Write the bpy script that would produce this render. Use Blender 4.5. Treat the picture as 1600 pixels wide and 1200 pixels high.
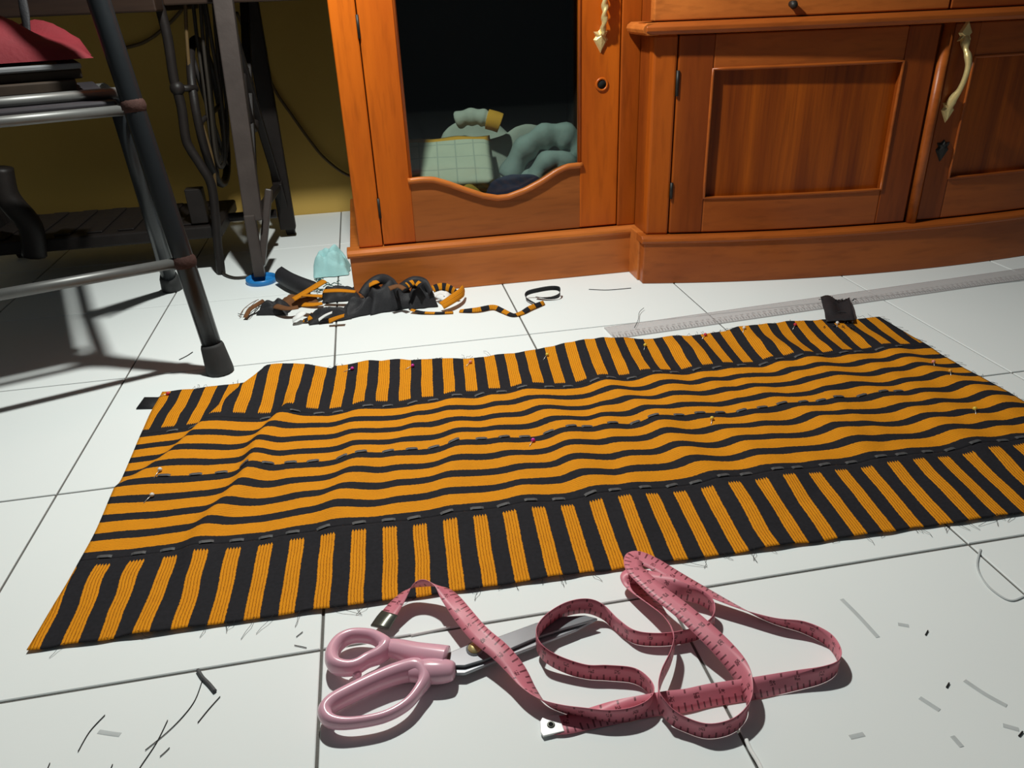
import bpy, bmesh, math, random
from mathutils import Vector, Matrix, noise
sc = bpy.context.scene
for o in list(bpy.data.objects): bpy.data.objects.remove(o)
col = sc.collection

# ------------------------------------------------------------------ camera, world, light, exposure
F_PX = 1206.48
CAM = Vector((0.3864, -0.4952, 0.4816))
RM = Matrix(((0.98233893, -0.1155652, 0.14715607),      # columns: image right, image down, forward
             (-0.18346662, -0.44045984, 0.87882599),
             (-0.03674536, -0.89030321, -0.45388321)))
cd = bpy.data.cameras.new('camera'); cam = bpy.data.objects.new('camera', cd); col.objects.link(cam)
cd.sensor_width = 36.0; cd.lens = F_PX / 1600 * 36; cd.clip_start = 0.01
m = Matrix.Identity(4)
for r in range(3):
    m[r][0] = RM[r][0]; m[r][1] = -RM[r][1]; m[r][2] = -RM[r][2]; m[r][3] = CAM[r]
cam.matrix_world = m
sc.camera = cam
w = bpy.data.worlds.new('room_ambient'); sc.world = w; w.use_nodes = True
w.node_tree.nodes['Background'].inputs[0].default_value = (0.80, 0.92, 0.98, 1)
w.node_tree.nodes['Background'].inputs[1].default_value = 0.06
ld = bpy.data.lights.new('work_lamp', 'POINT'); ld.energy = 47; ld.shadow_soft_size = 0.022; ld.color = (0.97, 1.0, 0.95)
lamp = bpy.data.objects.new('work_lamp', ld); col.objects.link(lamp); lamp.location = (0.36, 0.52, 1.02)
vs = sc.view_settings
vs.view_transform = 'Standard'; vs.look = 'None'; vs.gamma = 1; vs.use_curve_mapping = False; vs.exposure = 0.0

# ------------------------------------------------------------------ pixel helpers (1600 x 1200 frame)
def ray(px):
    return RM @ Vector(((px[0] - 800) / F_PX, (px[1] - 600) / F_PX, 1))
def fl(px, py, z=0.0):
    d = ray((px, py)); t = (z - CAM.z) / d.z
    return CAM + d * t
def aty(px, py, y):
    d = ray((px, py)); return CAM + d * ((y - CAM.y) / d.y)

# ------------------------------------------------------------------ materials
def nodes(mat): return mat.node_tree.nodes, mat.node_tree.links
def mat(name, c, rough=0.6, metal=0.0, spec=0.4, var=0.0, scale=30.0, bump=0.0, bscale=200.0, coat=0.0):
    mt = bpy.data.materials.new(name); mt.use_nodes = True
    N, L = nodes(mt); b = N['Principled BSDF']
    b.inputs['Roughness'].default_value = rough; b.inputs['Metallic'].default_value = metal
    b.inputs['Specular IOR Level'].default_value = spec; b.inputs['Base Color'].default_value = (*c, 1)
    b.inputs['Coat Weight'].default_value = coat
    tc = N.new('ShaderNodeTexCoord')
    if var:
        n = N.new('ShaderNodeTexNoise'); n.inputs['Scale'].default_value = scale; n.inputs['Detail'].default_value = 5
        L.new(tc.outputs['Object'], n.inputs['Vector'])
        mx = N.new('ShaderNodeMix'); mx.data_type = 'RGBA'
        mx.inputs[6].default_value = (*[x * (1 - var) for x in c], 1); mx.inputs[7].default_value = (*[min(1, x * (1 + var)) for x in c], 1)
        L.new(n.outputs['Fac'], mx.inputs[0]); L.new(mx.outputs[2], b.inputs['Base Color'])
    if bump:
        n2 = N.new('ShaderNodeTexNoise'); n2.inputs['Scale'].default_value = bscale; n2.inputs['Detail'].default_value = 4
        L.new(tc.outputs['Object'], n2.inputs['Vector'])
        bp = N.new('ShaderNodeBump'); bp.inputs['Strength'].default_value = bump; bp.inputs['Distance'].default_value = 0.002
        L.new(n2.outputs['Fac'], bp.inputs['Height']); L.new(bp.outputs[0], b.inputs['Normal'])
    return mt

class NB:                                             # tiny node-math builder
    def __init__(s, mt): s.N, s.L = nodes(mt)
    def m(s, op, a, b=None, c=None, clamp=False):
        n = s.N.new('ShaderNodeMath'); n.operation = op; n.use_clamp = clamp
        for i, v in enumerate((a, b, c)):
            if v is None: continue
            if isinstance(v, (int, float)): n.inputs[i].default_value = v
            else: s.L.new(v, n.inputs[i])
        return n.outputs[0]
    def mix(s, f, a, b):
        n = s.N.new('ShaderNodeMix'); n.data_type = 'RGBA'
        if isinstance(f, (int, float)): n.inputs[0].default_value = f
        else: s.L.new(f, n.inputs[0])
        for i, v in ((6, a), (7, b)):
            if isinstance(v, tuple): n.inputs[i].default_value = (*v, 1)
            else: s.L.new(v, n.inputs[i])
        return n.outputs[2]
    def uv(s):
        t = s.N.new('ShaderNodeUVMap'); sp = s.N.new('ShaderNodeSeparateXYZ'); s.L.new(t.outputs[0], sp.inputs[0])
        return sp.outputs[0], sp.outputs[1]
    def noise(s, scale, detail=4, vec=None, mapscale=None):
        n = s.N.new('ShaderNodeTexNoise'); n.inputs['Scale'].default_value = scale; n.inputs['Detail'].default_value = detail
        if vec is None:
            t = s.N.new('ShaderNodeTexCoord'); vec = t.outputs['Object']
        if mapscale:
            mp = s.N.new('ShaderNodeMapping'); mp.inputs['Scale'].default_value = mapscale; s.L.new(vec, mp.inputs[0]); vec = mp.outputs[0]
        s.L.new(vec, n.inputs['Vector']); return n.outputs['Fac']

BLACK = (0.015, 0.0145, 0.0165); YEL = (0.72, 0.275, 0.008); YDK = (0.15, 0.038, 0.002)
def stripe_mat(name, width, v0=None, v1=None, ribs=6, teeth=0.02, yel=YEL, ribdark=0.12):
    """woven stripes: uv.x counts stripes (integers are stripe centres), uv.y runs along them"""
    mt = bpy.data.materials.new(name); mt.use_nodes = True; nb = NB(mt); N, L = nb.N, nb.L
    b = N['Principled BSDF']; b.inputs['Roughness'].default_value = 0.85; b.inputs['Specular IOR Level'].default_value = 0.15
    u, v = nb.uv()
    c = nb.m('SUBTRACT', nb.m('FRACT', nb.m('ADD', u, 0.5)), 0.5)
    wob = nb.m('MULTIPLY', nb.m('SUBTRACT', nb.noise(420, 2), 0.5), 0.05)
    c = nb.m('ADD', c, wob)
    ac = nb.m('ABSOLUTE', c)
    mask = nb.m('LESS_THAN', ac, width / 2)
    r = nb.m('ABSOLUTE', nb.m('SUBTRACT', nb.m('FRACT', nb.m('MULTIPLY', nb.m('ADD', c, width / 2), ribs / width)), 0.5))   # 0 rib crest, .5 valley
    if v0 is not None:
        vv = nb.m('SUBTRACT', v, nb.m('MULTIPLY', r, teeth)); mask = nb.m('MULTIPLY', mask, nb.m('GREATER_THAN', vv, v0))
    if v1 is not None:
        vv = nb.m('ADD', v, nb.m('MULTIPLY', r, teeth)); mask = nb.m('MULTIPLY', mask, nb.m('LESS_THAN', vv, v1))
    gap = nb.m('MULTIPLY', nb.m('SUBTRACT', r, 0.5 - ribdark), 1 / ribdark, clamp=True)
    ycol = nb.mix(nb.noise(60, 3), (yel[0] * 0.86, yel[1] * 0.82, yel[2]), yel)
    ycol = nb.mix(gap, ycol, YDK)
    bcol = nb.mix(nb.noise(300, 3), (BLACK[0] * 0.7, BLACK[1] * 0.7, BLACK[2] * 0.7), (BLACK[0] * 1.5, BLACK[1] * 1.5, BLACK[2] * 1.6))
    L.new(nb.mix(mask, bcol, ycol), b.inputs['Base Color'])
    bp = N.new('ShaderNodeBump'); bp.inputs['Strength'].default_value = 0.5; bp.inputs['Distance'].default_value = 0.0008
    L.new(nb.m('MULTIPLY', mask, nb.m('SUBTRACT', 0.6, r)), bp.inputs['Height']); L.new(bp.outputs[0], b.inputs['Normal'])
    return mt

def wood_mat(name, c1, c2, scale=(9, 9, 1.1), rough=0.36, spec=0.3):
    mt = bpy.data.materials.new(name); mt.use_nodes = True; nb = NB(mt); N, L = nb.N, nb.L
    b = N['Principled BSDF']; b.inputs['Roughness'].default_value = rough; b.inputs['Specular IOR Level'].default_value = spec
    g = nb.noise(2.2, 6, mapscale=scale); f = nb.noise(14, 6, mapscale=scale)
    a = nb.m('MULTIPLY', nb.m('SUBTRACT', g, 0.32), 2.6, clamp=True)
    cc = nb.mix(a, c1, c2)
    k = nb.m('MULTIPLY', nb.m('SUBTRACT', f, 0.5), 1.4, clamp=True)
    cc = nb.mix(k, cc, tuple(x * 0.45 for x in c1))
    L.new(cc, b.inputs['Base Color'])
    bp = N.new('ShaderNodeBump'); bp.inputs['Strength'].default_value = 0.12; bp.inputs['Distance'].default_value = 0.002
    L.new(f, bp.inputs['Height']); L.new(bp.outputs[0], b.inputs['Normal'])
    return mt

M = {}
M['tile'] = mat('white_tile', (0.80, 0.835, 0.825), 0.50, spec=0.12, var=0.025, scale=6, bump=0.03, bscale=40)
M['grout'] = mat('grey_grout', (0.13, 0.125, 0.115), 0.9, var=0.5, scale=14, bump=0.4, bscale=400)
M['wall'] = mat('yellow_wall_paint', (0.50, 0.325, 0.085), 0.85, spec=0.1, var=0.12, scale=5, bump=0.15, bscale=160)
M['wood'] = wood_mat('varnished_teak', (0.38, 0.072, 0.004), (0.55, 0.120, 0.006))
M['wood_h'] = wood_mat('varnished_teak_rail', (0.38, 0.10, 0.018), (0.56, 0.165, 0.030), (1.1, 9, 9))
M['wood_d'] = wood_mat('varnished_teak_shaded', (0.19, 0.036, 0.004), (0.31, 0.066, 0.006))  # same teak, darkened to imitate lamp falloff along the bowed front
M['wood_dh'] = wood_mat('varnished_teak_shaded_rail', (0.27, 0.060, 0.009), (0.40, 0.098, 0.014), (1.1, 9, 9))  # rail-grain copy with the same painted falloff
M['panel'] = wood_mat('teak_panel', (0.16, 0.028, 0.002), (0.38, 0.082, 0.004), (17, 17, 0.7))
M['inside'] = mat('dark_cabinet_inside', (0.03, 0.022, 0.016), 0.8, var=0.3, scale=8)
M['brass'] = mat('aged_brass', (0.72, 0.56, 0.25), 0.36, metal=0.55, var=0.25, scale=90, bump=0.3, bscale=250)
M['dark_metal'] = mat('dark_iron', (0.02, 0.018, 0.016), 0.5, metal=0.3, var=0.3, scale=60)
M['hole'] = mat('keyhole_black', (0.003, 0.003, 0.003), 0.9, var=0.1)
M['iron'] = mat('painted_cast_iron', (0.013, 0.010, 0.009), 0.5, spec=0.25, var=0.35, scale=40, bump=0.2, bscale=120)
M['iron_g'] = mat('worn_cast_iron', (0.052, 0.041, 0.037), 0.45, spec=0.3, var=0.3, scale=30, bump=0.2, bscale=120)
M['tube'] = mat('black_enamel_tube', (0.010, 0.012, 0.014), 0.36, spec=0.35, var=0.2, scale=50, bump=0.08, bscale=150)
M['chrome'] = mat('dull_chrome_shaded', (0.13, 0.13, 0.125), 0.42, metal=0.4, var=0.15, scale=80)  # base colour lowered to imitate shade on the chair rails
M['rust'] = mat('rusty_weld', (0.05, 0.026, 0.022), 0.8, spec=0.1, var=0.4, scale=120, bump=0.4, bscale=300)
M['rubber'] = mat('grey_black_rubber', (0.028, 0.028, 0.028), 0.75, var=0.3, scale=60, bump=0.15)
M['vinyl'] = mat('dark_vinyl', (0.03, 0.026, 0.03), 0.5, var=0.3, scale=40)
M['red'] = mat('red_cloth_shaded', (0.12, 0.003, 0.008), 0.8, var=0.25, scale=30, bump=0.3, bscale=200)  # red darkened in the colour to imitate shade over the chair seat
M['paper'] = mat('pale_paper', (0.16, 0.165, 0.17), 0.7, var=0.15, scale=40)
M['amber'] = mat('amber_print', (0.40, 0.20, 0.03), 0.6, var=0.15, scale=40)
M['brownbox'] = mat('brown_card', (0.03, 0.018, 0.010), 0.7, var=0.4, scale=50)
M['cable'] = mat('black_cable', (0.025, 0.02, 0.015), 0.5, var=0.2, scale=60)
M['cable_b'] = mat('brown_cable', (0.09, 0.055, 0.02), 0.5, var=0.2, scale=60)
M['blue'] = mat('blue_plastic', (0.02, 0.20, 0.52), 0.35, var=0.1, scale=40)
M['cyan'] = mat('pale_aqua_cloth', (0.36, 0.62, 0.62), 0.85, var=0.12, scale=60, bump=0.25, bscale=300)
M['aqua_d'] = mat('dark_green_thread', (0.03, 0.10, 0.09), 0.85, var=0.3, scale=60)
M['black'] = mat('black_cotton', (0.021, 0.0205, 0.023), 0.62, spec=0.3, var=0.35, scale=300, bump=0.3, bscale=700)
M['brown'] = mat('brown_cloth', (0.15, 0.06, 0.02), 0.9, var=0.3, scale=100)
M['white'] = mat('white_cotton', (0.80, 0.80, 0.78), 0.85, var=0.06, scale=100)
M['fray'] = mat('black_thread', (0.015, 0.014, 0.013), 0.8, var=0.2, scale=100)
M['lint'] = mat('pale_grey_lint', (0.50, 0.53, 0.53), 0.9, var=0.12, scale=100)
M['baste'] = mat('grey_basting_thread', (0.075, 0.075, 0.078), 0.6, var=0.4, scale=200)
M['steel'] = mat('brushed_steel', (0.21, 0.22, 0.235), 0.35, metal=0.45, var=0.12, scale=60)
M['steel_l'] = mat('ground_steel_edge', (0.33, 0.34, 0.36), 0.35, metal=0.4, var=0.1, scale=60)
M['pink'] = mat('glossy_pink_plastic', (0.74, 0.40, 0.49), 0.22, spec=0.5, var=0.04, scale=40, coat=0.3)
M['tip'] = mat('pressed_metal_tip', (0.15, 0.155, 0.13), 0.35, metal=0.7, var=0.2, scale=90)
M['tab'] = mat('white_metal_tab', (0.82, 0.82, 0.82), 0.35, metal=0.2, var=0.05, scale=60)
for k, c in dict(magenta=(0.60, 0.03, 0.32), salmon=(0.75, 0.25, 0.17), yellow=(0.75, 0.52, 0.06), redhead=(0.60, 0.03, 0.05), whitehead=(0.75, 0.72, 0.66), orange=(0.75, 0.34, 0.04)).items():
    M['pin_' + k] = mat('pin_head_' + k, c, 0.3, var=0.05)
M['pin'] = mat('pin_steel', (0.7, 0.7, 0.68), 0.3, metal=0.6, var=0.05)
M['cloth_in'] = None

def glass_mat(name, tint, gloss, rough=0.02):
    mt = bpy.data.materials.new(name); mt.use_nodes = True; N, L = nodes(mt)
    N.remove(N['Principled BSDF'])
    t = N.new('ShaderNodeBsdfTransparent'); t.inputs[0].default_value = (*tint, 1)
    g = N.new('ShaderNodeBsdfGlossy'); g.inputs['Roughness'].default_value = rough; g.inputs[0].default_value = (0.9, 0.95, 1, 1)
    lw = N.new('ShaderNodeLayerWeight'); lw.inputs[0].default_value = 0.5
    pw = N.new('ShaderNodeMath'); pw.operation = 'POWER'; pw.inputs[1].default_value = 4; L.new(lw.outputs['Facing'], pw.inputs[0])
    fr = N.new('ShaderNodeMath'); fr.operation = 'MULTIPLY_ADD'; fr.inputs[1].default_value = gloss; fr.inputs[2].default_value = 0.025; L.new(pw.outputs[0], fr.inputs[0])
    nz = N.new('ShaderNodeTexNoise'); nz.inputs['Scale'].default_value = 6; nz.inputs['Detail'].default_value = 3
    tc = N.new('ShaderNodeTexCoord'); L.new(tc.outputs['Object'], nz.inputs['Vector'])
    mr = N.new('ShaderNodeMapRange'); mr.inputs[3].default_value = rough * 0.6; mr.inputs[4].default_value = rough * 1.6
    L.new(nz.outputs['Fac'], mr.inputs[0]); L.new(mr.outputs[0], g.inputs['Roughness'])
    x = N.new('ShaderNodeMixShader'); L.new(fr.outputs[0], x.inputs[0]); L.new(t.outputs[0], x.inputs[1]); L.new(g.outputs[0], x.inputs[2])
    L.new(x.outputs[0], N['Material Output'].inputs[0]); return mt
M['glass'] = glass_mat('tinted_glass', (0.78, 0.83, 0.815), 0.35, 0.04)

def tape_mat():
    mt = bpy.data.materials.new('pink_tape_print'); mt.use_nodes = True; nb = NB(mt); N, L = nb.N, nb.L
    b = N['Principled BSDF']; b.inputs['Roughness'].default_value = 0.45
    u, v = nb.uv()                                      # u metres along, v 0..1 across
    def ticks(per, wd, lo, hi):
        f = nb.m('FRACT', nb.m('MULTIPLY', u, 1 / per))
        k = nb.m('LESS_THAN', f, wd)
        return nb.m('MULTIPLY', k, nb.m('MULTIPLY', nb.m('GREATER_THAN', v, lo), nb.m('LESS_THAN', v, hi)))
    t = nb.m('MAXIMUM', ticks(0.005, 0.24, 0.04, 0.30), ticks(0.01, 0.14, 0.04, 0.42))
    t = nb.m('MAXIMUM', t, ticks(0.0127, 0.12, 0.80, 0.97))
    f = nb.m('ABSOLUTE', nb.m('SUBTRACT', nb.m('FRACT', nb.m('MULTIPLY', u, 1 / 0.02)), 0.55))        # printed figures, too small to read
    dig = nb.m('MULTIPLY', nb.m('LESS_THAN', f, 0.11), nb.m('MULTIPLY', nb.m('GREATER_THAN', v, 0.50), nb.m('LESS_THAN', v, 0.74)))
    dig = nb.m('MULTIPLY', dig, nb.m('GREATER_THAN', nb.noise(900, 1), 0.47))
    t = nb.m('MAXIMUM', t, dig)
    base = nb.mix(nb.noise(50, 3), (0.69, 0.20, 0.26), (0.78, 0.26, 0.32))
    cc = nb.mix(nb.m('MULTIPLY', t, 0.82), base, (0.10, 0.02, 0.03))
    L.new(cc, b.inputs['Base Color'])
    tr = N.new('ShaderNodeBsdfTranslucent'); tr.inputs[0].default_value = (0.50, 0.03, 0.02, 1)
    mx = N.new('ShaderNodeMixShader'); mx.inputs[0].default_value = 0.12
    L.new(b.outputs[0], mx.inputs[1]); L.new(tr.outputs[0], mx.inputs[2]); L.new(mx.outputs[0], N['Material Output'].inputs[0])
    return mt
M['tape'] = tape_mat()

def ruler_mat():
    mt = bpy.data.materials.new('clear_acrylic_ruler'); mt.use_nodes = True; nb = NB(mt); N, L = nb.N, nb.L
    b = N['Principled BSDF']; b.inputs['Roughness'].default_value = 0.25
    u, v = nb.uv()
    def ticks(per, wd, lo, hi):
        k = nb.m('LESS_THAN', nb.m('FRACT', nb.m('MULTIPLY', u, 1 / per)), wd)
        return nb.m('MULTIPLY', k, nb.m('MULTIPLY', nb.m('GREATER_THAN', v, lo), nb.m('LESS_THAN', v, hi)))
    t = nb.m('MAXIMUM', ticks(0.005, 0.3, 0.05, 0.16), ticks(0.01, 0.2, 0.05, 0.26))
    f = nb.m('LESS_THAN', nb.m('ABSOLUTE', nb.m('SUBTRACT', nb.m('FRACT', nb.m('MULTIPLY', u, 100)), 0.5)), 0.3)
    dig = nb.m('MULTIPLY', nb.m('MULTIPLY', f, nb.m('GREATER_THAN', nb.noise(700, 1), 0.5)), nb.m('MULTIPLY', nb.m('GREATER_THAN', v, 0.30), nb.m('LESS_THAN', v, 0.42)))
    edge = nb.m('GREATER_THAN', nb.m('ABSOLUTE', nb.m('SUBTRACT', v, 0.5)), 0.475)
    t = nb.m('MAXIMUM', nb.m('MAXIMUM', t, dig), nb.m('MULTIPLY', edge, 0.6))
    L.new(nb.mix(t, nb.mix(nb.noise(12, 3), (0.62, 0.59, 0.59), (0.70, 0.67, 0.67)), (0.26, 0.24, 0.24)), b.inputs['Base Color'])
    tp = N.new('ShaderNodeBsdfTransparent'); tp.inputs[0].default_value = (0.92, 0.90, 0.90, 1)
    mx = N.new('ShaderNodeMixShader'); L.new(nb.m('ADD', nb.m('MULTIPLY', t, 0.30), 0.42), mx.inputs[0])
    L.new(tp.outputs[0], mx.inputs[1]); L.new(b.outputs[0], mx.inputs[2]); L.new(mx.outputs[0], N['Material Output'].inputs[0])
    return mt
M['ruler'] = ruler_mat()

def check_mat(name, base, line, trim, per=0.035):
    mt = bpy.data.materials.new(name); mt.use_nodes = True; nb = NB(mt); N, L = nb.N, nb.L
    b = N['Principled BSDF']; b.inputs['Roughness'].default_value = 0.85
    u, v = nb.uv()
    def ln(x): return nb.m('LESS_THAN', nb.m('FRACT', nb.m('MULTIPLY', x, 1 / per)), 0.07)
    t = nb.m('MAXIMUM', ln(u), ln(v))
    c = nb.mix(t, nb.mix(nb.noise(40, 3), tuple(x * 0.85 for x in base), base), line)
    c = nb.mix(nb.m('GREATER_THAN', v, 0.118), c, trim)
    L.new(c, b.inputs['Base Color']); return mt
M['check'] = check_mat('checked_sarong', (0.60, 0.60, 0.46), (0.40, 0.42, 0.34), (0.70, 0.34, 0.03))

# ------------------------------------------------------------------ mesh helpers (all coordinates in world metres)
class MB:
    def __init__(s): s.v = []; s.f = []; s.uv = {}
    def quad_grid(s, P, uvf=None, close_u=False, close_v=False):
        """P[i][j] -> Vector"""
        n, k = len(P), len(P[0]); o = len(s.v)
        for row in P: s.v += [tuple(p) for p in row]
        for i in range(n if close_u else n - 1):
            for j in range(k if close_v else k - 1):
                i2, j2 = (i + 1) % n, (j + 1) % k
                s.f.append((o + i * k + j, o + i2 * k + j, o + i2 * k + j2, o + i * k + j2))
                if uvf: s.uv[len(s.f) - 1] = [uvf(i, j), uvf(i + 1, j), uvf(i + 1, j + 1), uvf(i, j + 1)]
        return o
    def box(s, a, b):
        o = len(s.v); x0, y0, z0 = a; x1, y1, z1 = b
        s.v += [(x0, y0, z0), (x1, y0, z0), (x1, y1, z0), (x0, y1, z0), (x0, y0, z1), (x1, y0, z1), (x1, y1, z1), (x0, y1, z1)]
        s.f += [tuple(o + i for i in q) for q in ((0, 3, 2, 1), (4, 5, 6, 7), (0, 1, 5, 4), (1, 2, 6, 5), (2, 3, 7, 6), (3, 0, 4, 7))]
        return s
    def prism(s, pts, z0, z1):                        # polygon in xy, extruded in z
        o = len(s.v); n = len(pts)
        s.v += [(p[0], p[1], z0) for p in pts] + [(p[0], p[1], z1) for p in pts]
        s.f.append(tuple(o + i for i in reversed(range(n)))); s.f.append(tuple(o + n + i for i in range(n)))
        s.f += [(o + i, o + (i + 1) % n, o + n + (i + 1) % n, o + n + i) for i in range(n)]
        return s
    def tube(s, pts, r, n=8, closed=False, squash=None, twist=None):
        """r: radius or list; squash=(horizontal, vertical) scale of the section"""
        pts = [Vector(p) for p in pts]; k = len(pts); rs = r if isinstance(r, (list, tuple)) else [r] * k
        P = []; prev = None
        for i in range(k):
            a = pts[(i - 1) % k] if closed or i > 0 else pts[i]; b = pts[(i + 1) % k] if closed or i < k - 1 else pts[i]
            T = (b - a).normalized() if (b - a).length > 1e-9 else Vector((0, 0, 1))
            if squash: up = Vector((0, 0, 1)); A = T.cross(up).normalized()
            else:
                if prev is None: A = T.cross(Vector((0, 0, 1)) if abs(T.z) < 0.9 else Vector((1, 0, 0))).normalized()
                else: A = (prev - T * prev.dot(T)).normalized()
            prev = A; B = T.cross(A)
            sa, sb = squash or (1, 1)
            row = []
            for j in range(n):
                t = 2 * math.pi * j / n; rr = rs[i] * (twist(i, t) if twist else 1)
                row.append(pts[i] + A * (math.cos(t) * rr * sa) + B * (math.sin(t) * rr * sb))
            P.append(row)
        o = s.quad_grid(P, close_u=closed, close_v=True)
        if not closed:
            s.f.append(tuple(o + j for j in range(n))); s.f.append(tuple(o + (k - 1) * n + j for j in reversed(range(n))))
        return s
    def ball(s, c, r, n=8, sc=(1, 1, 1)):
        P = []
        for i in range(n + 1):
            a = math.pi * i / n
            P.append([Vector((c[0] + r * sc[0] * math.sin(a) * math.cos(2 * math.pi * j / (2 * n)), c[1] + r * sc[1] * math.sin(a) * math.sin(2 * math.pi * j / (2 * n)), c[2] + r * sc[2] * math.cos(a))) for j in range(2 * n)])
        s.quad_grid(P, close_v=True); return s
    def build(s, name, material, parent=None, smooth=True, bevel=0, solid=0, subd=0, merge=0):
        me = bpy.data.meshes.new(name)
        org = Vector((0, 0, 0))
        p = parent
        while p is not None: org += p.location; p = p.parent
        me.from_pydata([tuple(Vector(v) - org) for v in s.v], [], s.f)
        if s.uv:
            ul = me.uv_layers.new(name='UVMap')
            for fi, uvs in s.uv.items():
                for li, q in zip(me.polygons[fi].loop_indices, uvs): ul.data[li].uv = q
        bm = bmesh.new(); bm.from_mesh(me)
        if merge: bmesh.ops.remove_doubles(bm, verts=bm.verts, dist=merge)
        bmesh.ops.recalc_face_normals(bm, faces=bm.faces)
        bm.to_mesh(me); bm.free()
        me.materials.append(material)
        if smooth:
            for q in me.polygons: q.use_smooth = True
        o = bpy.data.objects.new(name, me); col.objects.link(o); o.parent = parent
        if solid:
            md = o.modifiers.new('thick', 'SOLIDIFY'); md.thickness = solid; md.offset = 0
        if bevel:
            md = o.modifiers.new('bevel', 'BEVEL'); md.width = bevel; md.segments = 2; md.limit_method = 'ANGLE'; md.angle_limit = math.radians(40)
            me.shade_smooth() if hasattr(me, 'shade_smooth') else None
            for q in me.polygons: q.use_smooth = False
        if subd:
            md = o.modifiers.new('subd', 'SUBSURF'); md.levels = subd; md.render_levels = subd
        return o
def tag(o, label, cat, group=None, kind=None):
    o['label'] = label; o['category'] = cat
    if group: o['group'] = group
    if kind: o['kind'] = kind
    return o
def thing(name, label, cat, loc=(0, 0, 0), group=None):
    o = bpy.data.objects.new(name, None); col.objects.link(o); o.location = loc; o.empty_display_size = 0.02
    return tag(o, label, cat, group)
def struct(o): o['kind'] = 'structure'; return o
def spline(pts, n=6, closed=False):
    """Catmull-Rom through tuples of any length"""
    out = []; k = len(pts)
    for i in range(k if closed else k - 1):
        g = lambda q: pts[q % k] if closed else pts[max(0, min(k - 1, q))]
        p0, p1, p2, p3 = g(i - 1), g(i), g(i + 1), g(i + 2)
        for j in range(n):
            t = j / n
            out.append(tuple(0.5 * (2 * b + (c - a) * t + (2 * a - 5 * b + 4 * c - d) * t * t + (3 * b - a - 3 * c + d) * t ** 3) for a, b, c, d in zip(p0, p1, p2, p3)))
    if not closed: out.append(tuple(pts[-1]))
    return out
def arc_len(P):
    s = [0.0]
    for a, b in zip(P, P[1:]): s.append(s[-1] + (b - a).length)
    return s
def ribbon(pts, width, n=6, across=2, uscale=1.0, vscale=1.0, cup=0.0, floor_z=0.0012):
    """pts: (px, py, z of centre, tilt in degrees: 0 flat, 90 on edge)"""
    W = []
    for p in pts:
        c = fl(p[0], p[1], p[2]); W.append((c.x, c.y, c.z, p[3]))
    S = spline(W, n); C = [Vector(q[:3]) for q in S]; L = arc_len(C)
    mb = MB(); P = []
    for i, q in enumerate(S):
        a, b = C[max(0, i - 1)], C[min(len(C) - 1, i + 1)]
        T = (b - a); T.z *= 0.5; T.normalize()
        Nn = Vector((0, 0, 1)).cross(T); Nn.normalize(); U = T.cross(Nn)
        t = math.radians(q[3]); sd = Nn * math.cos(t) + U * math.sin(t); nr = U * math.cos(t) - Nn * math.sin(t)
        row = []
        for j in range(across + 1):
            e = j / across - 0.5
            v = C[i] + sd * (e * width) + nr * (cup * width * (1 - 4 * e * e))
            v.z = max(v.z, floor_z); row.append(v)
        P.append(row)
    mb.quad_grid(P, lambda i, j: (L[min(i, len(L) - 1)] * uscale, j / across * vscale))
    return mb, C
random.seed(4)

# ------------------------------------------------------------------ floor, wall
TS = 0.3; WALL_Y = 1.49
mb = MB().box((-1.8, -1.5, -0.05), (2.7, WALL_Y, -0.0016)); floor = struct(mb.build('floor', M['grout'], smooth=False))
def tile_mesh(sx, sy):
    me = bpy.data.meshes.new('floor_tile'); bm = bmesh.new(); g = 0.0013
    bmesh.ops.create_cube(bm, size=1)
    for v in bm.verts: v.co = Vector((v.co.x * (sx - 2 * g), v.co.y * (sy - 2 * g), (v.co.z - 0.5) * 0.006))
    top = [e for e in bm.edges if all(v.co.z > -0.001 for v in e.verts)]
    bmesh.ops.bevel(bm, geom=top, offset=0.0007, segments=1, affect='EDGES')
    bm.to_mesh(me); bm.free(); me.materials.append(M['tile']); return me
full = tile_mesh(TS, TS); cut = tile_mesh(TS, WALL_Y - 1.2)
for i in range(-6, 9):
    for j in range(-5, 5):
        last = j == 4
        o = bpy.data.objects.new('floor_tile', cut if last else full); col.objects.link(o); o.parent = floor
        o.location = ((i + 0.5) * TS, (1.2 + WALL_Y) / 2 if last else (j + 0.5) * TS, 0)
struct(MB().box((-1.8, WALL_Y, -0.05), (2.7, WALL_Y + 0.1, 2.4)).build('wall_back', M['wall'], smooth=False))

# ------------------------------------------------------------------ cabinet
AX, AY = 0.332, 0.839
def cp(u, v, z): return (AX + u, AY - v, z)
def cbox(u0, u1, v0, v1, z0, z1, mbx=None):
    mbx = mbx or MB(); return mbx.box((AX + u0, AY - v1, z0), (AX + u1, AY - v0, z1))
def bowv(u): return 0.138 - (u - 1.02) ** 2 / 3.74
U0, U1 = 0.513, 1.527
cab = thing('display_cabinet', 'orange varnished teak cabinet with glass door and bowed front standing on tiles', 'cabinet', cp(0.75, 0, 0))
def swept(u0, u1, o_back, o_front, z0, z1, n=None, mbx=None):
    """box following the bowed front; o_* are offsets out from the plinth curve"""
    mbx = mbx or MB(); n = n or max(2, int((u1 - u0) / 0.025)); P = []
    for i in range(n + 1):
        u = u0 + (u1 - u0) * i / n; b = bowv(u)
        P.append([Vector(cp(u, b + o_back, z0)), Vector(cp(u, b + o_front, z0)), Vector(cp(u, b + o_front, z1)), Vector(cp(u, b + o_back, z1))])
    o = mbx.quad_grid(P, close_v=True); k = 4
    mbx.f.append((o, o + 1, o + 2, o + 3)); mbx.f.append(tuple(o + n * k + q for q in (3, 2, 1, 0)))
    return mbx
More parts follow.
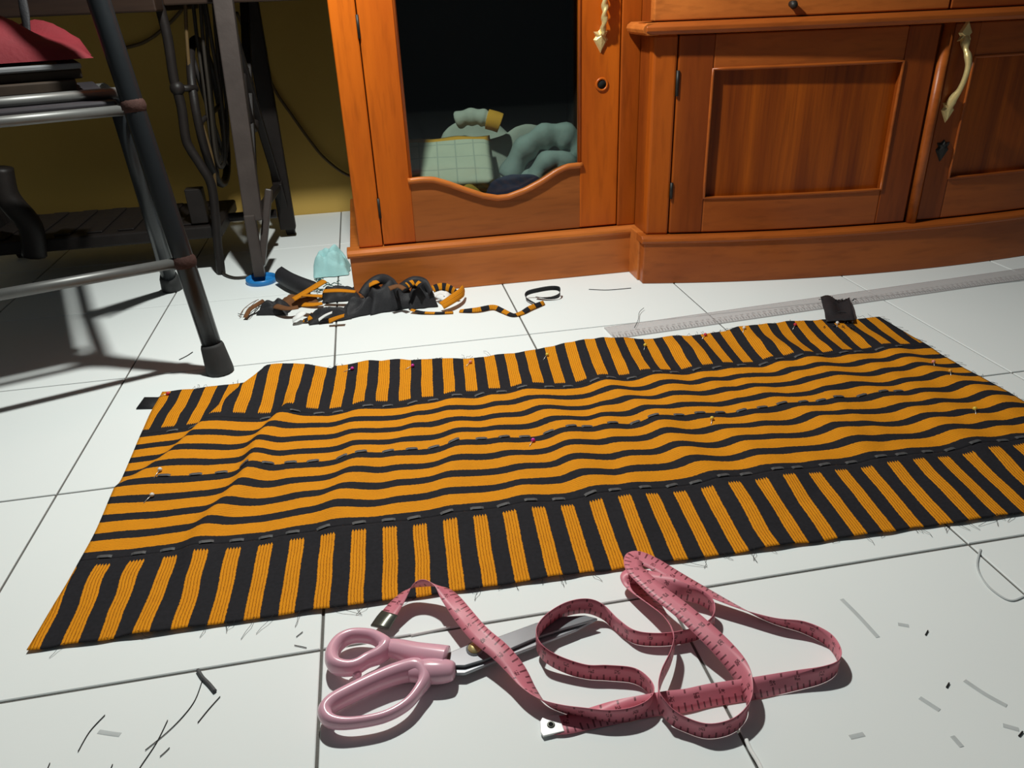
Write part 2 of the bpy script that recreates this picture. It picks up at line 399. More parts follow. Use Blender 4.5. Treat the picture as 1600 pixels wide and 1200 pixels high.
def swept_prof(u0, u1, prof, n=40, mbx=None):
    mbx = mbx or MB(); P = []
    for i in range(n + 1):
        u = u0 + (u1 - u0) * i / n; b = bowv(u)
        P.append([Vector(cp(u, b + o, z)) for o, z in prof])
    o = mbx.quad_grid(P, close_v=True); k = len(prof)
    mbx.f.append(tuple(o + q for q in range(k))); mbx.f.append(tuple(o + n * k + q for q in reversed(range(k))))
    return mbx
M['wood_m'] = wood_mat('varnished_teak_half_shaded', (0.26, 0.048, 0.004), (0.40, 0.085, 0.006))  # teak partly darkened where the painted falloff begins
M['wood_mh'] = wood_mat('varnished_teak_mid_rail', (0.25, 0.070, 0.014), (0.36, 0.105, 0.022), (1.1, 9, 9))
WM, WMH = M['wood_m'], M['wood_mh']
W, WH, WD, WDH = M['wood'], M['wood_h'], M['wood_d'], M['wood_dh']
# plinth and its cap moulding: straight under the glass door, bowed under the cupboard doors
pl = cbox(0, U0 + 0.02, -0.45, 0, 0, 0.076).build('plinth', WH, cab, bevel=0.002)
capprof = [(0.0, 0.074), (0.003, 0.0755), (0.0045, 0.079), (0.003, 0.083), (-0.003, 0.087), (-0.03, 0.087), (-0.03, 0.074)]
mb = MB(); P = [[Vector(cp(u, o, z)) for o, z in capprof] for u in (-0.004, U0 + 0.01)]
o_ = mb.quad_grid(P, close_v=True); mb.f.append(tuple(range(7))); mb.f.append(tuple(range(13, 6, -1)))
mb.build('plinth_moulding', WH, cab, bevel=0.001)
swept(U0, U1, -0.06, 0, 0, 0.076, 44).build('plinth', WDH, cab, bevel=0.002)
swept_prof(U0 - 0.004, U1, capprof, 44).build('plinth_moulding', WDH, cab, bevel=0.001)
cbox(U0 - 0.003, U0 + 0.03, -0.02, bowv(U0) - 0.02, 0.0, 0.0868).build('plinth_return', WH, cab, bevel=0.002)
# glass-door unit: hollow carcass
HT = 1.30
mb = cbox(0.018, 0.036, -0.43, -0.035, 0.088, HT); cbox(0.50, 0.517, -0.43, -0.035, 0.088, HT, mb)
cbox(0.018, 0.517, -0.445, -0.43, 0.088, HT, mb); cbox(0.018, 0.517, -0.43, -0.035, HT - 0.02, HT, mb)
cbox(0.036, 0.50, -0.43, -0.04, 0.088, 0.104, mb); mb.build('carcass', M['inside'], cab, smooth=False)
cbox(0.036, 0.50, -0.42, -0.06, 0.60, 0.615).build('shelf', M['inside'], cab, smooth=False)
cbox(0.018, 0.0595, -0.05, -0.012, 0.0872, HT).build('corner_post', W, cab, bevel=0.003)
cbox(0.4885, 0.523, -0.05, -0.012, 0.0872, HT).build('door_post', WM, cab, bevel=0.002)
# glass door: stiles, arched bottom rail, top rail
D0, D1, G0, G1 = 0.061, 0.487, 0.118, 0.418
door = cbox(G0, G1, -0.036, -0.013, HT - 0.12, HT - 0.02).build('glass_door', W, cab, bevel=0.0018)
cbox(D0, G0, -0.036, -0.013, 0.090, HT - 0.02).build('door_stile', W, door, bevel=0.0018)
cbox(G1, D1, -0.036, -0.013, 0.090, HT - 0.02).build('door_stile', W, door, bevel=0.0018)
def arch(u):
    t = (u - G0) / (G1 - G0)
    k = [(0, .1965), (.07, .1975), (.14, .196), (.22, .187), (.32, .1735), (.42, .161), (.50, .1555), (.56, .1560), (.66, .1645), (.76, .178), (.85, .1935), (.91, .2005), (1, .2015)]
    for (a, za), (b, zb) in zip(k, k[1:]):
        if t <= b + 1e-9: return za + (zb - za) * (t - a) / (b - a)
    return k[-1][1]
P = []; NN = 48
for i in range(NN + 1):
    u = G0 + (G1 - G0) * i / NN; z = arch(u)
    P.append([Vector(cp(u, -0.036, .090)), Vector(cp(u, -0.0145, .090)), Vector(cp(u, -0.0145, z)), Vector(cp(u, -0.036, z))])
mb = MB(); mb.quad_grid(P, close_v=True); mb.build('arched_rail', WMH, door, smooth=False)
MB().tube([cp(G0 - 0.004 + (G1 - G0 + 0.008) * i / NN, -0.0125, arch(G0 + (G1 - G0) * i / NN) + 0.001) for i in range(NN + 1)], 0.0052, 10).build('arched_moulding', WH, door)
mb = MB().tube([cp(G0 + 0.001, -0.014, .20), cp(G0 + 0.001, -0.014, HT - .12)], 0.003, 8).tube([cp(G1 - 0.001, -0.014, .204), cp(G1 - 0.001, -0.014, HT - .12)], 0.003, 8)
mb.build('glass_bead', W, door)
cbox(G0 - 0.01, G1 + 0.01, -0.031, -0.027, 0.14, HT - 0.11).build('glass_pane', M['glass'], door, smooth=False)
# keyhole with turned rim
kc = (0.4555, -0.012, 0.334)
mb = MB().tube([cp(kc[0] + 0.0095 * math.cos(t * math.pi / 8), -0.0125, kc[2] + 0.0095 * math.sin(t * math.pi / 8)) for t in range(16)], 0.0022, 8, closed=True)
mb.build('keyhole_rim', W, door)
mb = MB().tube([cp(kc[0], -0.0165, kc[2]), cp(kc[0], -0.0118, kc[2])], 0.0078, 16); mb.build('keyhole', M['hole'], door)
# twisted brass pull with leaf ends
hz0, hz1, hu = 0.412, 0.60, 0.4545
pts = []
for i in range(61):
    t = i / 60; z = hz0 + (hz1 - hz0) * t
    off = 0.010 * min(1, t / 0.12, (1 - t) / 0.12) + 0.004
    pts.append(cp(hu - 0.001 + 0.001 * math.sin(t * 6), -0.012 + off, z))
mb = MB().tube(pts, [0.0042 + 0.0012 * math.sin(math.pi * i / 60) for i in range(61)], 12, twist=lambda i, t: 1 + 0.28 * math.cos(2 * t - i * 1.15))
hd = mb.build('door_handle', M['brass'], door)
def leaf(cu, cz, sgn, v0):
    o = [(0, -.027), (.006, -.017), (.0125, -.006), (.0085, -.001), (.0125, .006), (.0045, .006), (0, .011), (-.0045, .006), (-.0125, .006), (-.0085, -.001), (-.0125, -.006), (-.006, -.017)]
    mbx = MB(); n = len(o); b = 0
    mbx.v += [cp(cu + x, v0, cz + sgn * y) for x, y in o] + [cp(cu + x * .7, v0 + .004, cz + sgn * (y * .75 - .002)) for x, y in o] + [cp(cu, v0 + .0065, cz)]
    mbx.f += [(i, (i + 1) % n, n + (i + 1) % n, n + i) for i in range(n)] + [(n + i, n + (i + 1) % n, 2 * n) for i in range(n)]
    return mbx
leaf(hu - .002, 0.410, 1, -0.013).build('handle_leaf', M['brass'], hd, smooth=False)
leaf(hu - .002, 0.602, -1, -0.013).build('handle_leaf', M['brass'], hd, smooth=False)
for z in (0.155, 0.44):
    MB().tube([cp(0.0603, -0.0118, z - 0.017), cp(0.0603, -0.0118, z + 0.017)], 0.0024, 8).build('hinge', M['dark_metal'], door)
# bowed cupboard
mb = MB()
P = [[Vector(cp(u, bowv(u) - 0.034, .0872)), Vector(cp(u, bowv(u) - 0.034, .60)), ] for u in [U0 + 0.008 + (U1 - U0 - 0.008) * i / 30 for i in range(31)]]
pts = [cp(U0 + 0.008 + (U1 - U0 - 0.008) * i / 30, bowv(U0 + (U1 - U0) * i / 30) - 0.034, 0) for i in range(31)] + [cp(U1, -0.43, 0), cp(0.524, -0.43, 0), cp(0.524, -0.008, 0), cp(U0 + 0.008, -0.008, 0)]
MB().prism(pts, 0.0868, 0.60).build('carcass', WD, cab, smooth=False)
swept(U0 + 0.006, 0.5565, -0.034, -0.012, .0868, .4105).build('corner_post', WM, cab, bevel=0.004)
pts = [cp(U0 - 0.01 + (U1 - U0 + 0.02) * i / 30, bowv(U0 + (U1 - U0) * i / 30) + 0.012, 0) for i in range(31)] + [cp(U1, -0.43, 0), cp(0.53, -0.43, 0), cp(0.53, -0.008, 0), cp(U0 - .01, -0.008, 0)]
MB().prism(pts, 0.60, 0.625).build('top_board', WDH, cab, bevel=0.004)
# rounded rail moulding between drawer and doors
prof = [(-0.03, .4105), (0.000, .4105), (0.007, .412), (0.0115, .4165), (0.0115, .4225), (0.007, .427), (0.000, .4285), (-0.03, .4285)]
swept_prof(U0 - 0.013, U1, prof, 50).build('rail_moulding', WDH, cab, bevel=0.001)
mb = MB(); P = [[Vector(cp(U0 - 0.013 + dx, v, z)) for dx, z in ((0.02, .4105), (0.002, .4105), (-.004, .4145), (-.006, .4195), (-.004, .4245), (0.002, .4285), (.02, .4285))] for v in (-0.008, bowv(U0 - .013) + 0.010)]
mb.quad_grid(P, close_v=True); mb.f.append(tuple(range(7))); mb.f.append(tuple(range(13, 6, -1))); mb.build('moulding_return', WH, cab, bevel=0.001)
# drawer above
dr = swept(U0 + 0.006, 0.985, -0.034, -0.016, .430, .597).build('drawer', WH, cab, bevel=0.002)
ku = 0.726
mb = MB().ball(cp(ku, bowv(ku) - 0.008, .4455), 0.006, 8).tube([cp(ku, bowv(ku) - 0.017, .447), cp(ku, bowv(ku) - 0.006, .447)], 0.005, 10); mb.build('drawer_knob', M['dark_metal'], dr)
dr2 = swept(0.988, U1 - 0.004, -0.034, -0.016, .430, .597).build('drawer', WDH, cab, bevel=0.002)
mb = MB().ball(cp(1.30, bowv(1.30) - 0.002, .447), 0.010, 8).tube([cp(1.30, bowv(1.30) - 0.017, .447), cp(1.30, bowv(1.30) - 0.006, .447)], 0.005, 10); mb.build('drawer_knob', M['dark_metal'], dr2)
# cupboard doors: stiles, rails, recessed panel of boards, moulding round it
def bow_door(u0, u1, p0, p1, z0, z1, pz0, pz1, mw, mwh):
    d = swept(p0 - .004, p1 + .004, -0.038, -0.033, z0, z1).build('cupboard_door', mw, cab, smooth=False)
    swept(u0, p0, -0.034, -0.012, z0, z1).build('door_stile', mw, d, bevel=0.002); swept(p1, u1, -0.034, -0.012, z0, z1).build('door_stile', mw, d, bevel=0.002)
    swept(p0, p1, -0.034, -0.0125, pz1, z1).build('door_rail', mwh, d, bevel=0.002)
    swept(p0, p1, -0.034, -0.0125, z0, pz0).build('door_rail', mwh, d, bevel=0.002)
    swept(p0 - .002, p1 + .002, -0.0335, -0.0235, pz0 - .002, pz1 + .002).build('door_panel', M['panel'], d, smooth=False)
    r = 0.0028
    path = [(p0 + (p1 - p0) * i / 16, pz0) for i in range(17)] + [(p1, pz0 + (pz1 - pz0) * i / 8) for i in range(1, 9)] + [(p1 - (p1 - p0) * i / 16, pz1) for i in range(1, 17)] + [(p0, pz1 - (pz1 - pz0) * i / 8) for i in range(1, 8)]
    MB().tube([cp(u, bowv(u) - 0.0125, z) for u, z in path], r, 8, closed=True).build('panel_moulding', mwh, d)
    return d
d1 = bow_door(0.5585, 0.976, 0.613, 0.921, .0895, .409, .150, .357, WD, WDH)
for za, zb in ((.318, .357), (.151, .178)):
    MB().tube([cp(.5577, bowv(.5577) - 0.0105, za), cp(.5577, bowv(.5577) - 0.0105, zb)], 0.0028, 8).build('hinge', M['dark_metal'], d1)
d2 = bow_door(1.001, 1.44, 1.047, 1.385, .0895, .409, .160, .357, WD, WDH)
MB().tube([cp(.9885, bowv(.9885) - 0.011, .0875), cp(.9885, bowv(.9885) - 0.011, .4105)], 0.0085, 10).build('meeting_bead', WDH, cab)
swept(1.442, U1 - .002, -0.034, -0.012, .0868, .4105).build('corner_post', WD, cab, bevel=0.004)
# curved brass pull on the second door
hp = [(1.020, .013, .392, .004), (1.020, .016, .380, .0075), (1.020, .022, .369, .0042), (1.021, .028, .360, .0058), (1.023, .031, .345, .0046), (1.022, .030, .325, .0042), (1.020, .026, .308, .0046), (1.018, .020, .297, .0066), (1.017, .015, .287, .0078), (1.017, .013, .274, .003)]
S = spline(hp, 5); hb = bowv(1.02) - 0.024
h2 = MB().tube([cp(q[0], hb + q[1], q[2]) for q in S], [q[3] for q in S], 10).build('door_handle', M['brass'], d2)
leaf(1.020, .388, -1, hb + .012).build('handle_leaf', M['brass'], h2, smooth=False)
leaf(1.017, .282, 1, hb + .012).build('handle_leaf', M['brass'], h2, smooth=False)
lk = leaf(1.022, .217, 1, hb + .012).build('lock_plate', M['dark_metal'], d2, smooth=False)
MB().tube([cp(1.022, hb + .018, .217), cp(1.022, hb + .0195, .217)], .003, 8).build('keyhole', M['hole'], lk)

# ------------------------------------------------------------------ laundry behind the glass
def rumple(c, sx, sy, h, seed, n=26, rot=0.0, rough=0.5, edge=0.5, fq=3.0):
    """a soft rumpled heap: domed grid with folds"""
    mb = MB(); P = []; uvs = {}
    ca, sa = math.cos(rot), math.sin(rot)
    for i in range(n + 1):
        row = []
        for j in range(n + 1):
            a, b = i / n * 2 - 1, j / n * 2 - 1
            k = (max(0.0, 1 - abs(a) ** 2.6) * max(0.0, 1 - abs(b) ** 2.6)) ** edge
            wx = a + 0.35 * noise.noise(Vector((a * 1.3 + seed, b * 1.3, seed))); wy = b + 0.35 * noise.noise(Vector((a * 1.3, b * 1.3 + seed, seed + 9)))
            nz = noise.noise(Vector((wx * fq * .5 + seed * 7.1, wy * fq * .5 - seed * 3.7, seed)))
            an = seed * 1.7; rd = math.sin((wx * math.cos(an) + wy * math.sin(an)) * fq * 2.2 + seed) * .5 + .5
            z = h * k * (0.72 + rough * nz * 0.45 + 0.26 * rd ** 1.5)
            wob = 1 + 0.13 * noise.noise(Vector((a * 2 + seed, b * 2, 3.3)))
            x, y = a * sx * wob, b * sy * wob
            row.append(Vector((c[0] + x * ca - y * sa, c[1] + x * sa + y * ca, c[2] + max(0.0008, z))))
        P.append(row)
    mb.quad_grid(P, lambda i, j: (i / n * sx * 2, j / n * sy * 2)); return mb
zi = 0.1042
M['teal_in'] = mat('grey_teal_cloth', (0.27, 0.33, 0.30), 0.85, var=0.2, scale=40, bump=0.2)
M['amber_in'] = mat('amber_cloth', (0.62, 0.30, 0.03), 0.85, var=0.2, scale=60)
M['navy_in'] = mat('navy_cloth', (0.022, 0.028, 0.065), 0.85, var=0.3, scale=40)
M['ochre_in'] = mat('ochre_cloth', (0.42, 0.26, 0.04), 0.85, var=0.3, scale=40)
M['offw_in'] = mat('offwhite_cloth', (0.42, 0.43, 0.36), 0.85, var=0.12, scale=40, bump=0.2)
def slab(c, sx, sy, h, rot, tilt, m_, name, seed, layers=3):
    """folded cloth: soft-edged slab of several layers"""
    mb = MB(); R_ = Matrix.Rotation(rot, 3, 'Z') @ Matrix.Rotation(tilt, 3, 'X')
    for l in range(layers):
        z0, z1 = h * l / layers, h * (l + 1) / layers; n = 14; top = []; bot = []
        for i in range(n + 1):
            rt = []; rb = []
            for j in range(n + 1):
                a, b = i / n * 2 - 1, j / n * 2 - 1
                k = (1 - abs(a) ** 8) * (1 - abs(b) ** 8); mid = (z0 + z1) / 2; hh = (z1 - z0) / 2 * k ** .5
                wv = 0.004 * noise.noise(Vector((a * 2 + seed, b * 2 + l, seed)))
                x, y = a * sx * (1 - .015 * l), b * sy
                p = R_ @ Vector((x, y, mid + hh + wv)); rt.append(Vector(c) + p)
                p = R_ @ Vector((x, y, mid - hh + wv)); rb.append(Vector(c) + p)
            top.append(rt); bot.append(rb)
        f = lambda i, j: (i / n * sx * 2, j / n * sy * 2)
        mb.quad_grid(top, f); mb.quad_grid(bot, f)
    return mb.build(name, m_, None, merge=1e-5)
tag(slab((AX + .196, AY + .150, zi + .070), .088, .068, .040, -.10, .50, M['check'], 'folded_sarong', 1, 3), 'pale checked sarong with amber hem folded behind the glass door', 'cloth')
tag(slab((AX + .200, AY + .150, zi + .006), .080, .058, .040, -.05, .0, M['ochre_in'], 'ochre_blanket', 4, 2), 'ochre folded cloth lying under the checked sarong behind the glass', 'cloth')
tag(rumple((AX + .205, AY + .062, zi), .066, .018, .070, 9, fq=2, edge=.4).build('ochre_shawl', M['ochre_in'], None), 'ochre crumpled cloth against the glass below the checked sarong', 'cloth')
tag(rumple((AX + .300, AY + .262, zi), .125, .050, .165, 5, rot=.05, edge=.35, fq=2.2, rough=.3).build('crumpled_shirt', M['offw_in'], None), 'off-white crumpled cloth heaped behind the folded sarong in the cabinet', 'cloth')
mb = rumple((AX + .385, AY + .135, zi), .078, .058, .125, 8, rot=-.1, edge=.35, fq=2.0, rough=.35)
for pth, rr in (([(.310, .120, .165), (.335, .118, .212), (.370, .114, .238), (.410, .112, .238), (.440, .114, .212), (.452, .114, .160)], .022), ([(.345, .098, .150), (.372, .094, .192), (.405, .092, .196), (.430, .094, .150)], .020)):
    S_ = spline([cp(u, -v, z) for u, v, z in pth], 6); mb.tube(S_, [rr * (1 + .14 * math.sin(i * 1.1)) for i in range(len(S_))], 12, twist=lambda i, t: 1 + .12 * math.cos(3 * t + i * .2))
tag(mb.build('bundled_towel', M['teal_in'], None), 'grey-teal bundled towel at the lock side behind the glass', 'cloth')
tag(rumple((AX + .312, AY + .060, zi), .062, .0165, .085, 3, fq=2, edge=.4).build('folded_trousers', M['navy_in'], None), 'navy cloth lying in front of the towel behind the glass', 'cloth')
rl = thing('rolled_cloth', 'pale rolled cloth with an amber end on top of the sarong inside the cabinet', 'cloth', cp(.262, -.200, .262))
S_ = spline([cp(.228, -.215, .262), cp(.248, -.208, .268), cp(.270, -.200, .268), cp(.284, -.196, .264)], 6)
MB().tube(S_, [.0165 + .0015 * math.sin(i) for i in range(len(S_))], 14, twist=lambda i, t: 1 + .08 * math.cos(2 * t + 1)).build('roll', M['offw_in'], rl)
MB().tube(spline([cp(.284, -.196, .264), cp(.298, -.192, .260), cp(.308, -.190, .256)], 4), .0185, 14).build('amber_end', M['amber_in'], rl)

# ------------------------------------------------------------------ striped fabric on the floor
cl = thing('striped_fabric', 'black and amber striped woven fabric panel spread flat on the tiles', 'fabric', (0.6, 0.28, 0.0))
YB = lambda x: 0.0525 - 0.026 * x            # bottom edge, seams and top edge of the piece
Y1 = lambda x: 0.1645 - 0.0225 * x
Y2 = lambda x: 0.4145 - 0.0165 * x
YT = lambda x: 0.533 - 0.018 * x + 0.014 * math.exp(-((x - 0.25) / 0.05) ** 2) + 0.012 * math.exp(-((x - 0.33) / 0.12) ** 2)
ridges = [(0.205, 12, .010, .25), (0.262, 20, .0032, -.1), (0.325, 17, .0058, .10), (0.385, 15, .0030, .2), (0.445, 18, .0055, .12), (0.505, 16, .0038, .0), (0.572, 19, .0075, -.10), (0.635, 14, .0034, .1), (0.690, 17, .0060, -.16),
          (0.752, 20, .0062, -.22), (0.815, 15, .0036, -.1), (0.868, 18, .0070, -.28), (0.93, 15, .0040, -.1), (0.985, 20, .0066, -.3), (1.045, 16, .0048, -.2), (1.10, 18, .0062, -.2)]
diag = [(0.055, .268), (0.085, .300), (0.118, .345), (0.140, .400), (0.172, .470), (0.205, .530), (0.222, .575)]
def height(x, y):
    z = 0.0022
    t = (y - YB(x)) / (YT(x) - YB(x))
    mid = math.exp(-((t - .58) / .36) ** 4)
    for (xc, wm, h, sl) in ridges:
        c = xc + sl * (y - .28) + .006 * math.sin(y * 37 + xc * 50)
        e = (x - c) / (wm * .001)
        amp = 1.45 * h * (.15 + .85 * mid) * (.75 + .5 * noise.noise(Vector((xc * 30, y * 9, 1.7))))
        z += amp * math.exp(-e * e) if e < 0 else amp * math.exp(-(e / 1.7) ** 2)
    z += .0022 * abs(noise.noise(Vector((x * 22, y * 14, .3)))) + .003 * max(0, noise.noise(Vector((x * 9, y * 6, 4.1))))
    # the long diagonal fold at the narrow end
    best = None
    for (ax, ay), (bx, by) in zip(diag, diag[1:]):
        dx, dy = bx - ax, by - ay; L2 = dx * dx + dy * dy
        k = max(0, min(1, ((x - ax) * dx + (y - ay) * dy) / L2)); qx, qy = ax + dx * k, ay + dy * k
        d = math.hypot(x - qx, y - qy); sg = 1 if (dy * (x - ax) - dx * (y - ay)) > 0 else -1
        if best is None or d < best[0]: best = (d, sg, qy)
    d, sg, qy = best; hh = .006 + .013 * max(0, min(1, (qy - .28) / .24))
    z += hh * math.exp(-(d / (.045 if sg > 0 else .011)) ** 2)
    # lower corner laid flat with soft cockles, raised back edge
    z += .004 * math.exp(-((y - .10) / .035) ** 2) * (.5 + .5 * math.sin(x * 60)) * math.exp(-((x - .08) / .07) ** 2)
    z += (.004 + .004 * math.sin(x * 21)) * max(0, (t - .86) / .14) ** 2 * (x > .3)
    z += .004 * math.exp(-((x - .70) / .06) ** 2) * max(0, (t - .80) / .2) ** 2
    return z
def XL(t): return 0.0555 + .006 * math.sin(t * 5) + .016 * t
def XR(t): return 1.150 - .006 * t
NX = 270
def panel(name, ya, yb, ta, tb, ny, mt, uf):
    mb = MB(); P = []; Q = []
    for i in range(NX + 1):
        row = []; q = []
        for j in range(ny + 1):
            s = j / ny; t = ta + (tb - ta) * s; x = XL(t) + (XR(t) - XL(t)) * i / NX
            y = ya(x) + (yb(x) - ya(x)) * s
            if name == 'lower_border' and j == 0: y += .0016 * noise.noise(Vector((x * 40, 0, 0)))
            if name == 'upper_border' and j == ny: y += .0025 * noise.noise(Vector((x * 50, 2, 0)))
            wx = (.0010 + .0025 * math.exp(-((x - .1) / .08) ** 2)) * noise.noise(Vector((x * 18, y * 26, 8.0)))
            row.append(Vector((x, y, height(x, y)))); q.append(uf(x + wx, y, s))
        P.append(row); Q.append(q)
    mb.quad_grid(P, lambda i, j: Q[i][j])
    return mb.build(name, mt, cl, solid=.0007)
def lowu(x, y, s):
    a = (x - .0895) / .02993; b = (x - .0890) / .0305
    return (a + (b - a) * s, s)
def upu(x, y, s):
    a = (x - .0935) / .03003; b = (x - .1015) / .03024
    return (a + (b - a) * s, s)
panel('lower_border', YB, Y1, 0, .24, 36, stripe_mat('amber_weft_stripes', .47, -1, .935, 5, .07, ribdark=.17), lowu)
panel('middle_panel', Y1, Y2, .24, .76, 84, stripe_mat('amber_warp_stripes', .59, None, None, 7, .02, ribdark=.07), lambda x, y, s: (s * 8.25 - .70, x))
panel('upper_border', Y2, YT, .76, 1, 40, stripe_mat('amber_weft_stripes_top', .52, .085, 2, 6, .06, ribdark=.13), upu)
# basting stitches along both seams and the centre line
def stitch_mesh():
    me = bpy.data.meshes.new('basting_stitch'); mb = MB()
    mb.tube([(-.0068, -.0006, .0), (-.004, -.0003, .0008), (.004, .0003, .0008), (.0068, .0006, .0)], .0021, 6, squash=(1.0, .25))
    me.from_pydata(mb.v, [], mb.f); me.materials.append(M['baste']); return me
sm = stitch_mesh()
def stitches(n, yf, x0, x1, off):
    for i in range(n):
        x = x0 + (x1 - x0) * (i + random.uniform(-.15, .15)) / (n - 1); y = yf(x) + off
        if abs(x - .17) < .03 and off < 0 and y > .38: continue
        o = bpy.data.objects.new('basting_stitch', sm); col.objects.link(o); o.parent = cl
        sl = (height(x + .005, y) - height(x - .005, y)) / .01
        o.location = Vector((x, y, height(x, y) + .0008)) - cl.location; o.rotation_euler = (0, -math.atan(sl), random.uniform(-.15, .15))
stitches(34, Y1, .09, 1.08, .0025); stitches(34, Y2, .10, 1.10, -.0005)
stitches(34, lambda x: (Y1(x) + Y2(x)) / 2 , .12, 1.02, .0095)
# frayed threads along the raw edges
mb = MB()
for k in range(150):
    x = random.uniform(.08, 1.14); up = random.random() < .6
    y = YT(x) if up else YB(x); a = random.gauss(math.pi / 2 if up else -math.pi / 2, .8); L_ = random.uniform(.004, .015) * (2.0 if random.random() < .12 else 1); z = height(x, y)
    pts = [(x, y - .002 * (1 if up else -1), z + .0006)]
    for q in range(1, 4): pts.append((x + math.cos(a) * L_ * q / 3 + random.gauss(0, .0008), y + math.sin(a) * L_ * q / 3, max(.0006, z * (1 - q / 3) + .0008 + random.uniform(0, .004) * up)))
    mb.tube(pts, .00022, 4)
for k in range(40):
    t = random.random(); x = XR(t); y = YB(x) + (YT(x) - YB(x)) * t
    mb.tube([(x - .002, y, height(x, y)), (x + .004, y + random.gauss(0, .003), .003), (x + random.uniform(.006, .013), y + random.gauss(0, .005), .001)], .00022, 4)
fr = mb.build('frayed_threads', M['fray'], cl); fr['kind'] = 'stuff'
# loose strip poking out at the narrow end, tucked under the fabric
P = [[Vector((q.x, q.y, .0012)) for q in (fl(213, 640), fl(226, 622))], [Vector((q.x, q.y, .0012)) for q in (fl(258, 639), fl(262, 622))]]
mb = MB(); mb.quad_grid(P, lambda i, j: (i, j)); tag(mb.build('fabric_strip', M['black'], None, solid=.0008), 'short plain black strip poking out from the narrow end of the striped fabric', 'fabric strip')
# ------------------------------------------------------------------ pins
def pin(px, py, head, ang, group=None, label=''):
    q = fl(px, py, .006); x, y = q.x, q.y; inside = y < YT(x) + .004
    z = height(x, min(y, YT(x))) + .0016
    r = thing('dressmaking_pin', label, 'pin', (x, y, z), group)
    c, s = math.cos(ang), math.sin(ang)
    MB().tube([(x, y, z + .0008), (x - c * .006, y - s * .006, height(x - c * .006, y - s * .006) + .0020), (x - c * .013, y - s * .013, height(x - c * .013, y - s * .013) + .0004)], .0004, 6).build('shaft', M['pin'], r)
    MB().ball((x, y, z + .001), .0026, 6).build('pin_head', M['pin_' + head], r)
L1 = 'glass-headed pin with magenta head stuck along the upper raw edge'
pin(551, 580, 'magenta', 0.05, 'magenta pins along the upper edge', L1); pin(645, 574, 'magenta', .5, 'magenta pins along the upper edge', L1)
pin(735, 567, 'salmon', .9, None, 'pin with salmon head stuck in the upper border of the fabric')
L2 = 'pin with yellow head stuck in the upper border of the fabric'
pin(855, 557, 'yellow', .9, 'yellow pins in the upper border', L2); pin(1008, 541, 'yellow', 1.1, 'yellow pins in the upper border', L2)
L3 = 'pin with red head stuck in the upper border near the ruler'
pin(1102, 524, 'redhead', .8, 'red pins in the upper border', L3); pin(1242, 512, 'redhead', .8, 'red pins in the upper border', L3)
L4 = 'pin with pale head stuck in the upper border near the black scrap'
pin(1162, 519, 'whitehead', 1.0, 'pale pins in the upper border', L4); pin(1308, 507, 'whitehead', 1.0, 'pale pins in the upper border', L4)
pin(833, 688, 'magenta', 1.0, None, 'pin with magenta head stuck in the middle panel on the basting line')
pin(1112, 659, 'yellow', 1.1, None, 'pin with yellow head stuck in the middle panel on the basting line')
pin(1458, 568, 'salmon', 1.0, None, 'pin with salmon head stuck at the wide end beside an orange-headed pin')
pin(1483, 586, 'orange', 1.0, None, 'pin with orange head stuck at the wide end of the fabric')
pin(1522, 643, 'yellow', 1.0, None, 'pin with yellow head stuck in the middle panel near the wide end')
pin(252, 741, 'whitehead', 1.2, 'pale pins at the narrow end', 'pin with pale head stuck in the middle panel at the narrow end')
pin(238, 775, 'whitehead', 1.0, 'pale pins at the narrow end', 'pin with pale head stuck in the middle panel at the narrow end')
pin(262, 614, 'redhead', .3, None, 'pin with red head at the corner above the black strip')

# ------------------------------------------------------------------ ruler and the black scrap on it
r0, r1 = fl(952, 522), fl(1600, 429); d = Vector((r1.x - r0.x, r1.y - r0.y, 0)).normalized(); nn = Vector((-d.y, d.x, 0))
a = Vector((r0.x, r0.y, 0)); LR = 1.0
mb = MB(); zt, zb, hw = .0034, .0006, .0225
P = [[a + d * s_ + nn * e + Vector((0, 0, z)) for e, z in ((-hw, zb), (-hw, zb + .0012), (-hw + .006, zt), (hw - .002, zt), (hw, zb + .0015), (hw, zb))] for s_ in [LR * i / 20 for i in range(21)]]
vs_ = [0, 0, .13, .95, 1.0, 1.0]
mb.quad_grid(P, lambda i, j: (LR * i / 20, vs_[min(j, 5)])); k = 6
mb.f.append(tuple(range(6))); mb.f.append(tuple(20 * 6 + q for q in reversed(range(6))))
tag(mb.build('metre_ruler', M['ruler'], None, smooth=False), 'long clear acrylic ruler lying between fabric and cabinet', 'ruler')
def patch(corners, zf, n=10, seed=1.0):
    """soft cloth piece through four pixel corners (bl, br, tr, tl); zf(s,t) height"""
    c = [fl(*q) for q in corners]; mb = MB(); P = []
    for i in range(n + 1):
        row = []
        for j in range(n + 1):
            s, t = i / n, j / n; q = (c[0] * (1 - s) + c[1] * s) * (1 - t) + (c[3] * (1 - s) + c[2] * s) * t
            jx = .002 * noise.noise(Vector((s * 4, t * 4, seed))); row.append(Vector((q.x + jx, q.y + jx * .6, zf(s, t) + .0012 * noise.noise(Vector((s * 5, t * 5, seed + 5))))))
        P.append(row)
    mb.quad_grid(P, lambda i, j: (i / n, j / n)); return mb
mb = patch([(1290, 512), (1334, 510), (1326, 473), (1281, 470)], lambda s, t: .0066 + .004 * math.sin(s * 7) * (t > .3) + .004 * (1 - t), 12, 2)
for i in range(34):                                    # ragged fringe
    q = fl(random.uniform(1284, 1334), random.choice((470, 512, 505, 490)), .006)
    e = Vector((random.gauss(0, .005), random.gauss(0, .005), random.uniform(0, .004))); mb.tube([q, q + e * .5 + Vector((0, 0, .002)), q + e], .0003, 4)
tag(mb.build('black_scrap', M['black'], None, solid=.0008), 'ragged black fabric scrap lying across the acrylic ruler', 'fabric scrap')

